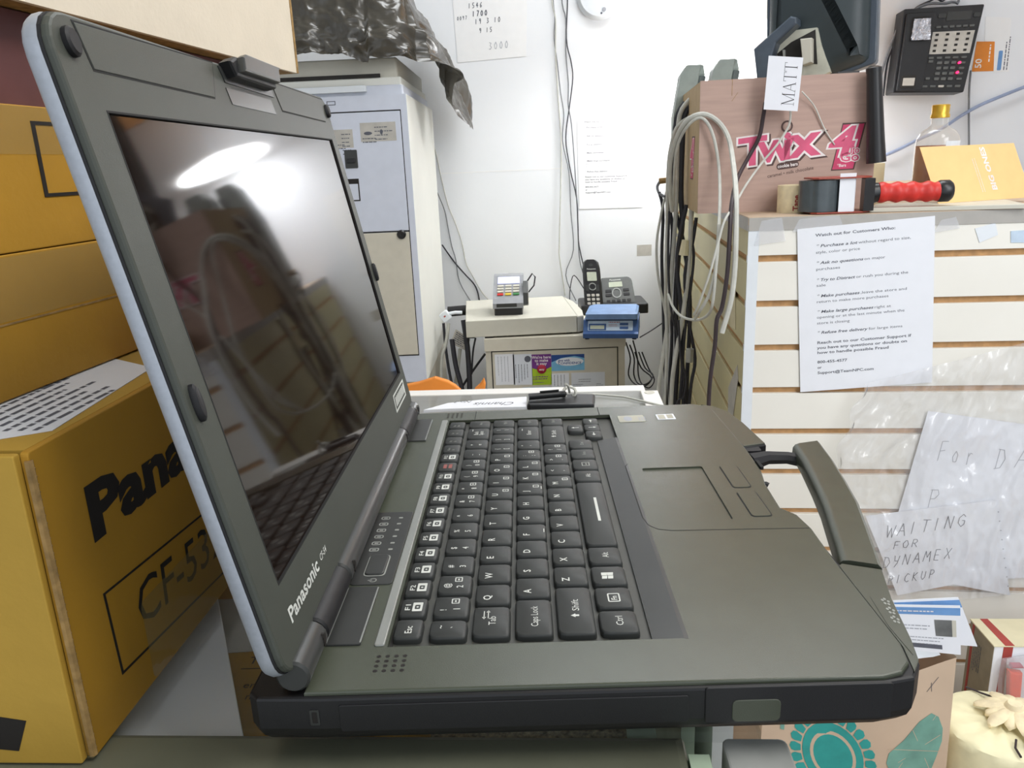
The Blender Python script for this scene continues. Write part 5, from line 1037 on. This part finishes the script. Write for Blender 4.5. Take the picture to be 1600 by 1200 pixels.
wire([(1500, -20, 2290), (1487, 3, 2270), (1450, 6, 2270), (1425, 18, 2270), (1405, 40, 2270), (1390, 75, 2270), (1380, 105, 2270), (1372, 140, 2280)], 4, 'cable_s', 'thick grey cord looping round the left side of the wall telephone', name='cable', cat='cable')
wire([(1480, -20, 2285), (1460, -2, 2275), (1432, 12, 2275), (1412, 34, 2275), (1396, 72, 2275), (1386, 100, 2275), (1380, 150, 2280)], 3, 'cable_k', 'slim dark cord inside the grey loop beside the wall telephone', name='cable', cat='cable')
wire([(1517, 110, 2285), (1514, 150, 2285), (1514, 230, 2285)], 3.4, 'cable_s', 'grey cord dropping straight down from the wall telephone', name='cable', cat='cable')
wire([(1375, 246, 2280), (1405, 233, 2280), (1435, 218, 2280), (1470, 202, 2280), (1500, 182, 2280), (1530, 165, 2280), (1565, 150, 2280), (1620, 128, 2280), (1642, 118, 2285)], 5, 'cable_l', 'blue-grey cable rising diagonally across the wall at right', name='cable', cat='cable')
o = MB().slab(WF, [fy(1518, 112, WY), fy(1552, 111, WY), fy(1554, 65, WY), fy(1526, 65, WY)], .5, 1.2).build('voucher', M['card_o'], label='orange voucher reading fifty on the wall beside the telephone', cat='card'); o.data.materials[0] = M['orange']
a = fy(1529, 108, WY); mb = MB(); text(mb, WF, '50', a[0] + 6, a[1] + 2, 28, ang=90, bold=.02, z=1.5); scrib(mb, sub(WF, a[0] + 30, a[1] + 20, 90), 0, 0, 60, 1, 8, 4, z=1.5); mb.build('printed_text', M['white'], o)
o = MB().slab(WF, [fy(1552, 113, WY), fy(1576, 112, WY), fy(1580, 28, WY), fy(1540, 26, WY), fy(1538, 64, WY), fy(1553, 65, WY)], .2, .9).build('leaflet', M['paper2'], label='white leaflet with blue bar on the wall right of the orange voucher', cat='paper')
a, b = fy(1557, 110, WY), fy(1567, 79, WY); MB().box(WF, a[0], b[0], a[1], b[1], .9, 1.2, 3).build('blue_bar', M['bluebar'], o); mb = MB(); scrib(mb, sub(WF, b[0] + 10, a[1], 90), 0, 0, 120, 2, 9, 3, z=1.1); mb.build('printed_text', M['grey'], o)
# ------------------------------------------------------------------ cable bundle down the fixture's left side
import itertools
bund = [
 ('cable_k', 5.5, [(1102, 152, 1330), (1080, 165), (1069, 185), (1066, 230), (1064, 300), (1066, 350), (1060, 400), (1056, 470), (1058, 560), (1054, 650)], 'thick black cable hanging over the left edge of the snack carton'),
 ('cable_k', 4.5, [(1070, 160, 1330), (1057, 185), (1052, 250), (1054, 320), (1068, 380), (1076, 440), (1078, 500), (1074, 580), (1072, 650)], 'black cable crossing behind the others from upper left to lower right'),
 ('cable_w', 4.5, [(1078, 155, 1325), (1062, 180), (1058, 240), (1056, 330), (1050, 420), (1044, 500), (1034, 570), (1026, 640)], 'pale cable at the left front of the hanging bundle'),
 ('cable_w', 3.6, [(1135, 160, 1320), (1066, 190), (1048, 230), (1043, 290), (1042, 380), (1040, 460), (1042, 540), (1038, 640)], 'pale cable slightly bowed left in the hanging bundle'),
 ('cable_k', 3.4, [(1030, 300, 1350), (1036, 330), (1034, 400), (1036, 470), (1038, 560), (1042, 650)], 'leftmost black cable of the bundle hanging against the wall side'),
 ('cable_k', 3.4, [(1040, 305, 1330), (1049, 340), (1050, 380), (1046, 440), (1050, 520), (1046, 600), (1048, 650)], 'black cable weaving in the left half of the bundle'),
 ('cable_k', 4.4, [(1073, 320, 1310), (1062, 370), (1058, 420), (1064, 480), (1066, 560), (1068, 650)], 'dark cable in the middle of the bundle'),
 ('cable_k', 3.0, [(1082, 330, 1300), (1080, 370), (1084, 400), (1078, 460), (1070, 520), (1064, 600), (1060, 650)], 'slim black cable twisting right of the middle of the bundle'),
 ('cable_k', 3.6, [(1088, 340, 1300), (1082, 380), (1070, 430), (1076, 500), (1086, 560), (1080, 600), (1076, 650)], 'black cable curling at the right of the bundle'),
 ('cable_k', 2.6, [(1046, 330, 1300), (1044, 400), (1048, 480), (1062, 540), (1068, 600), (1060, 640)], 'thin black cable running low through the bundle'),
 ('cable_k', 2.4, [(1060, 500, 1290), (1064, 560), (1072, 590), (1068, 620), (1056, 640)], 'thin black loop near the foot of the bundle'),
 ('cable_w', 2.6, [(1044, 290, 1340), (1034, 330), (1026, 380), (1028, 430), (1038, 480), (1044, 520)], 'thin pale wire bowing out left of the bundle'),
 ('cable_w', 4.8, [(1084, 200, 1300), (1081, 280), (1080, 340), (1076, 420), (1066, 500), (1052, 580), (1048, 650)], 'thick pale cable at the right front of the bundle'),
 ('cable_k', 5.0, [(1100, 148, 1335), (1118, 146), (1140, 147), (1160, 149), (1172, 152)], 'black cable lying along the rim of the snack carton'),
]
for m, r, pts, lab in bund:
    Yc = pts[0][2]; wire([(p[0], p[1], Yc) for p in pts], r, m, lab, name='cable', cat='cable', n=8)
# grey loops in front of the carton's left end
wire([(1050, 330, 1300), (1046, 270, 1240), (1054, 225, 1190), (1072, 190, 1150), (1098, 178, 1130), (1122, 190, 1130), (1138, 215, 1120), (1145, 250, 1080), (1150, 300, 1000), (1150, 360, 960), (1148, 420, 955), (1142, 470, 955), (1128, 520, 960)], 4.4, 'cable_w', 'thick grey cable looping over the left corner of the snack carton', name='cable', cat='cable', n=8)
wire([(1052, 320, 1290), (1056, 240, 1200), (1072, 200, 1150), (1095, 184, 1130), (1112, 205, 1125), (1122, 250, 1120), (1125, 300, 1060), (1123, 360, 980), (1118, 420, 970), (1108, 460, 980), (1094, 485, 1000), (1086, 498, 1050)], 2.8, 'cable_w', 'slimmer grey cable inside the big loop at the snack carton', name='cable', cat='cable', n=8)
wire([(1196, 160, 1112), (1192, 185, 1118), (1186, 215, 1120), (1170, 245, 1118), (1152, 280, 1060), (1143, 320, 980), (1140, 370, 960), (1136, 430, 960), (1128, 480, 965), (1120, 500, 965), (1117, 540, 970), (1110, 590, 975), (1107, 640, 980)], 3.6, 'cable_b', 'brown cable hanging from the name sheet across the carton and down the fixture side', name='cable', cat='cable', n=8)
wire([(1235, 170, 1108), (1233, 195, 1114), (1215, 225, 1114), (1190, 255, 1112), (1165, 290, 1080), (1148, 320, 990), (1132, 345, 960), (1122, 380, 955), (1108, 430, 955), (1092, 475, 975), (1084, 492, 1000)], 2.0, 'cable_w', 'thin cream cord running diagonally from the name sheet to the fixture side', name='cable', cat='cable', n=8)
wire([(1044, 460, 1290), (1052, 480, 1240), (1066, 495, 1150), (1088, 500, 1060), (1106, 492, 1010), (1114, 470, 975), (1120, 400, 965), (1123, 350, 965)], 2.6, 'cable_w', 'pale cable sweeping in a low curve across the fixture side', name='cable', cat='cable', n=8)
p = ay(1078, 545, 1270); MB().tube([p, p + Vector((-1, 0, -28))], 8, 8).build('silver_connector', M['bright'], label='silver connector sleeve on a black cable of the bundle', cat='connector')
p = ay(1071, 375, 1270); MB().tube([p, p + Vector((-3, 0, -30))], [7, 10], 8).build('cable_adapter', M['boxtan'], label='beige cable adapter in the upper part of the bundle', cat='adapter')
p = ay(1030, 283, 1360); t = MB().tube([p, p + Vector((16, 0, 1))], 6, 8).build('antenna_connector', M['corr'], label='tan connector sticking out left of the bundle', cat='connector')
wire([(1031, 284, 1360), (1027, 292, 1360), (1030, 302, 1350), (1040, 308, 1340)], 3, 'cable_s', 'short grey lead curving from the tan connector', name='cable', cat='cable')
tg_ = quad(fpt(1138, 650, 3), fpt(1146, 650, 3), fpt(1156, 570, 3), fpt(1152, 570, 3)) if False else None
SFr = lambda x, y: ((apl(x, y, P0, EX) - P0).dot(-EY), apl(x, y, P0, EX).z)
o = MB().slab(FS, [SFr(1138, 652), SFr(1146, 652), SFr(1154, 592), SFr(1153, 570), (SFr(1139, 605))], .5, 1.2).build('paper_strip', M['stickgrey'], label='narrow pale strip of printed tape on the side of the slatwall fixture', cat='tape')
MB().slab(FS, [SFr(1142, 510), SFr(1150, 515), SFr(1149, 345), SFr(1146, 345)], .5, 1.2).build('paper_strip', M['boxtan'], label='long pale tape strip high on the fixture side', cat='tape')
# ------------------------------------------------------------------ low right: platform, bag, boxes, gift
MB().box(WORLD, 150, 1500, 380, 900, -982, -830, 0, 3).build('low_platform', M['mdf'], label='low wooden platform in front of the slatwall fixture', cat='platform')
# paper bag
BZ = -480
r0, r1 = az(1232, 1030, BZ), az(1500, 1022, BZ)
BY = 600.0
bl, br_ = az(1500, 1030, BZ), 0
BR = Vector((az(1498, 1030, BZ).x, az(1498, 1030, BZ).y, BZ)); BW = 262.0
bd = Vector((-1, -.05, 0)).normalized(); bn = Vector((.05, -1, 0)).normalized()
pb = thing('paper_bag', 'kraft paper bag printed with teal flowers and a sage leaf beside the counter', 'bag', BR + bd * BW / 2 + Vector((0, 60, -830 - BZ)))
def bpt(x, y, d, z): return BR + bd * (BW - x) - bn * d + Vector((0, 0, z - BZ))
def bagw(x, z, d=0): k = (z - BZ) / 350.0; return bpt(x + 8 * k * (1 - 2 * x / BW), 0, d + 5 * math.sin(x * .03) * (1 + k), z)
mb = MB(); mb.grid(lambda s, t: bagw(BW * s, -829 + 349 * t + (0 if t < .99 else -22 * math.sin(s * 3.1) * (s > .55)), 0), 20, 12); mb.build('front_panel', M['bagkraft'], pb, smooth=True)
mb = MB(); mb.grid(lambda s, t: bagw(BW, -829 + 349 * t, 120 * s), 4, 12); mb.build('side_panel', M['bagkraft'], pb)
mb = MB(); mb.grid(lambda s, t: bagw(0, -829 + 349 * t, 120 * (1 - s)), 4, 12); mb.build('side_panel', M['bagkraft'], pb)
mb = MB(); mb.grid(lambda s, t: bagw(BW * (1 - s), -829 + 340 * t, 120), 10, 12); mb.build('back_panel', M['bagkraft'], pb)
BF = lambda x, y, z=0: bagw(x, y, -z - .6)
def bfp(x, y): p = apl(x, y, BR, bn); return ((BW - (p - BR).dot(bd)), p.z)
def poly_px(name, m, pts, z=.2, parent=None):
    return MB().slab(BF, [bfp(*q) for q in pts], z - .2, z).build(name, M[m], parent or pb)
C_ = (1302, 1180)
def ell(k, n=28, rx=56, ry=72, rot=-32):
    o = []
    for i in range(n):
        t = 2 * math.pi * i / n; x, y = rx * k * math.cos(t), ry * k * math.sin(t); c, s = math.cos(math.radians(rot)), math.sin(math.radians(rot)); o.append((C_[0] + x * c - y * s, C_[1] + x * s + y * c))
    return o
fo = poly_px('flower_ring', 'teal', ell(.75), .2); poly_px('flower_gap', 'bagkraft', ell(.56), .35); poly_px('flower_centre', 'teal', ell(.48), .5)
for i in range(24):
    t0_, t1_ = 2 * math.pi * (i + .06) / 24, 2 * math.pi * (i + .94) / 24
    def pe(k, t): x, y = 56 * k * math.cos(t), 72 * k * math.sin(t); c, s = math.cos(math.radians(-32)), math.sin(math.radians(-32)); return (C_[0] + x * c - y * s, C_[1] + x * s + y * c)
    tm = (t0_ + t1_) / 2
    poly_px('flower_petal', 'teal', [pe(.79, t0_ + .03), pe(.79, t1_ - .03), pe(.95, t1_), pe(1.03, t1_ - .03), pe(1.07, tm), pe(1.03, t0_ + .03), pe(.95, t0_)], .2)
lf = poly_px('printed_leaf', 'sage', [(1455, 1116), (1466, 1122), (1472, 1140), (1470, 1160), (1460, 1185), (1448, 1212), (1390, 1212), (1382, 1190), (1386, 1175), (1410, 1155), (1435, 1128)], .2)
for a_, b_ in (((1383, 1168), (1470, 1176)), ((1462, 1120), (1400, 1200)), ((1436, 1170), (1450, 1205)), ((1436, 1168), (1424, 1140)), ((1436, 1170), (1400, 1190)), ((1436, 1168), (1468, 1150))):
    MB().slab(BF, strip([bfp(*a_), bfp(*b_)], .7), .2, .35).build('leaf_vein', M['bagkraft'], lf)
poly_px('printed_stalk', 'sage', [(1222, 1125), (1229, 1125), (1228, 1142), (1222, 1140)], .2)
for a_, b_ in (((1448, 1082), (1468, 1060)), ((1456, 1068), (1456, 1082))): MB().slab(BF, strip([bfp(*a_), bfp(*b_)], .6), 0, .2).build('pen_mark', M['grey'], pb)
mb = MB(); mb.grid(lambda s, t: bagw(BW * (.5 + .45 * s), BZ - 4 - 14 * math.sin(s * 3) + 8 * t, 20 + 60 * t + 5 * math.sin(s * 11)), 12, 6); mb.build('tissue_liner', M['trim'], pb)
# leaflets standing in the bag
def leaf(pts, dy, lab, mir=1):
    P = [apl(x, y, BR + Vector((0, dy, 0)), Vector((0, 1, 0))) for x, y in pts]; q = quad(*P); o = MB().box(q, 0, q.w, 0, q.h, 0, .5).build('leaflet', M['paper'], label=lab, cat='leaflet')
    MB().box(q, 0, q.w, q.h * .8, q.h * .95, .5, .7).build('blue_band', M['bluebar'], o)
    return o, q
leaf([(1420, 1000), (1527, 1010), (1497, 933), (1395, 938)], 16, 'white leaflet with blue band, rear one leaning right in the paper bag')
o, q = leaf([(1400, 1013), (1501, 1023), (1500, 946), (1380, 944)], 6, 'white leaflet with blue band and a tower picture, front one in the paper bag')
a = q.w
MB().box(q, a * .64, a * .94, q.h * .36, q.h * .7, .5, .7).build('tower_picture', M['device'], o); MB().box(q, a * .64, a * .88, q.h * .36, q.h * .7, .7, .9).build('tower_front', M['greybox'], o)
MB().box(q, 0, a * .72, q.h * .08, q.h * .17, .5, .7).build('footer_bar', M['grey'], o)
mb = MB(); scrib(mb, q, a * .05, q.h * .62, a * .5, 3, -3, 1.2, z=.7) if False else scrib(mb, q, a * .1, q.h * .55, a * .48, 2, 5, 1.6, z=.7); scrib(mb, q, a * .05, q.h * .3, a * .85, 3, 5, 1.4, z=.7); mb.build('printed_text', M['pale'], o)
mb = MB(); scrib(mb, q, a * .05, q.h * .86, a * .85, 1, 4, 1.6, z=.9); mb.build('printed_text', M['white'], o)
# tan box
XZ = -560; q0 = az(1554, 1008, XZ); q1 = az(1518, 967, XZ)
dy_ = (q1 - q0); dl = dy_.length; bxu = Vector((dy_.y, -dy_.x, 0)).normalized(); bxv = dy_.normalized()
TX = Fr((q0.x, q0.y, -829.5), bxu, bxv); hX = XZ + 829.5
tb_ = thing('parcel_box', 'cream parcel box with a dark red stripe at the lower right corner', 'box', TX(110, dl / 2, 0))
MB().box(TX, 0, 230, 0, dl, 0, hX - 2, 0, .5).build('box_body', M['paper'], tb_)
MB().box(TX, -.6, .4, 0, dl, 0, hX - 2).build('side_panel', M['boxside'], tb_)
MB().box(TX, -2, 232, -2, dl + 1, hX - 2, hX, 0, .5).build('box_lid', M['boxtan'], tb_)
MB().slab(TX, [(15, -2), (29, -2), (25, dl), (13, dl)], hX, hX + .3).build('red_stripe', M['redbar'], tb_)
fx_ = Fr(TX(0, 0, 0), bxu, (0, 0, 1)); MB().slab(fx_, [(10, 60), (24, 60), (28, hX - 2), (14, hX - 2)], 0, .5).build('red_stripe', M['redbar'], tb_)
fsx = Fr(TX(0, 0, 0), -bxv, (0, 0, 1), -bxu); MB().box(fsx, -dl + 8, -dl + 14, 20, hX - 3, .7, 1.1).build('red_stripe', M['redbar'], tb_)
mb = MB(); scrib(mb, sub(fsx, -34, hX - 26, 90 + 180), 0, 0, 60, 5, 5, 1.8, z=1); mb.build('printed_text', M['grey'], tb_)
# blister pack leaning on the box
bp_ = thing('blister_pack', 'clear blister pack holding an orange item in front of the cream parcel box', 'package', fx_(50, 120, 14))
pa = lambda x, y, c=16: ((apl(x, y, fx_(0, 0, c), bxv) - fx_.o).dot(bxu), apl(x, y, fx_(0, 0, c), bxv).z + 829.5)
MB().slab(fx_, [pa(1564, 1110), pa(1620, 1110), pa(1620, 1028), pa(1572, 1036), pa(1566, 1060)], 4, 22, 5).build('blister', M['bagfilm'], bp_)
MB().slab(fx_, [pa(1576, 1100), pa(1594, 1100), pa(1598, 1052), pa(1577, 1049)], 8, 18, 3).build('orange_item', M['ora'], bp_)
MB().slab(fx_, [pa(1580, 1044), pa(1600, 1044), pa(1598, 1040), pa(1582, 1040)], 8, 18, 2).build('dark_cap', M['crimson'], bp_)
MB().slab(fx_, [pa(1566, 1110, 3), pa(1625, 1110, 3), pa(1625, 1022, 3), pa(1574, 1030, 3)], 1.2, 3).build('backing_card', M['paper'], bp_)
# cream wrapped gift
GZ = -610; g_ = az(1562, 1128, GZ); gr = 78.0
gf = Fr((g_.x, g_.y, 0)); gi = thing('wrapped_gift', 'round cream tissue-wrapped gift with a raffia flower on top at the lower right', 'gift', (g_.x, g_.y, -829.5))
pts = [(gr - 3, -829), (gr, -822)] + [(gr, GZ - 14), (gr - 3, GZ - 4), (gr - 10, GZ), (gr - 30, GZ + 1), (20, GZ + 2), (.1, GZ + 3)]
prof = []
mb = MB(); mb.loft([[gf((r + (1.2 * math.sin(k * 2.6 + 1) if 20 < r < gr - 2 else 0)) * math.cos(2 * math.pi * k / 40), r * math.sin(2 * math.pi * k / 40), z + (1.5 * math.sin(k * 1.9) if 10 < r < gr - 5 else 0)) for k in range(40)] for r, z in pts]); mb.build('wrapped_body', M['cream'], gi, smooth=True)
for k in range(13):
    t = 2 * math.pi * k / 13 + .2; L_ = 44 + 8 * math.sin(k * 3); c = Vector((g_.x + 20, g_.y + 4, GZ + 6)); d = Vector((math.cos(t), math.sin(t), 0)); sd_ = Vector((-d.y, d.x, 0))
    MB().loft([[c + d * (L_ * s_) + sd_ * (wd_ * math.cos(a_)) + Vector((0, 0, 3 + zz + 3.2 * math.sin(a_))) for a_ in [2 * math.pi * i / 8 for i in range(8)]] for s_, wd_, zz in ((0, 4, 8), (.3, 8, 10), (.7, 10, 6), (.92, 7, 2), (1, 2, 0))]).build('raffia_petal', M['cream2'], gi, smooth=True)
MB().lathe(Fr(Vector((g_.x + 20, g_.y + 4, GZ + 10))), [(14, 0), (15, 8), (9, 18), (.1, 20)], 12).build('raffia_knot', M['cream2'], gi, smooth=True)
for (a_, b_, c_) in (((-8, 74), (6, 58), (16, 44)), ((-14, -72), (-12, -56), (-4, -44))):
    MB().tube([gf(a_[0], a_[1], GZ + 3), gf(b_[0], b_[1], GZ + 4), gf(c_[0], c_[1], GZ + 7)], 1.6, 6).build('dark_twig', M['cable_b'], gi, smooth=True)
MB().slab(Fr((g_.x + 10, g_.y - 62, GZ + 10), (1, .4, 0), (-.3, 1, .3)), [(-12, -10), (4, -16), (20, -4), (24, 14), (10, 22), (-6, 10)], 0, 2, .6).build('green_leaf', M['leafgreen'], gi)
# ------------------------------------------------------------------ lamp by the back wall and the wooden wall cabinet above the frame
lp = thing('pendant_lamp', 'bright round disc lamp hanging in front of the back wall behind the speakers', 'lamp', (593, 2150, 505))
MB().lathe(Fr((593, 2120, 505)), [(132, 0), (132, 6), (.1, 6)], 40).build('glowing_disc', M['lamp'], lp)
MB().lathe(Fr((593, 2120, 511.5)), [(136, 0), (128, 12), (50, 30), (10, 36), (.1, 36)], 40).build('shade', M['shade'], lp, smooth=True)
MB().tube([WORLD(593, 2120, 546), WORLD(593, 2120, 1650)], 3, 8).build('lamp_cord', M['trim'], lp)
wc = thing('wall_cabinet', 'warm wood wall cabinet above the view on the back wall', 'cabinet', (800, 2200, 760))
MB().box(WORLD, 560, 1200, 2060, WY - 1, 760, 1400, 0, 3).build('cabinet_body', M['wood'], wc)
for k in (0, 1): MB().box(Fr((565 + k * 318, 2060, 0), (1, 0, 0), (0, 0, 1)), 0, 312, 765, 1395, 0, 18, 0, 2).build('door', M['wood'], wc)
for k in (0, 1):
    f = thing('ceiling_light', 'rectangular ceiling light panel over the %s' % ('counter' if k else 'back wall'), 'light', (400, 1500 - 2300 * k, 1640), None)
    MB().plate(Fr((0, 0, 0), (1, 0, 0), (0, -1, 0)), rrect(-60, -1800 + 2300 * k, 1160, -1180 + 2300 * k), [rrect(-30, -1770 + 2300 * k, 1130, -1210 + 2300 * k)], -1650, -1632).build('light_frame', M['trim'], f)
for nm, y0 in (('baseboard_back', WY - 12),): MB().box(WORLD, -1500, 1700, y0, WY, -982, -890).build(nm, M['trim'], kind='structure')
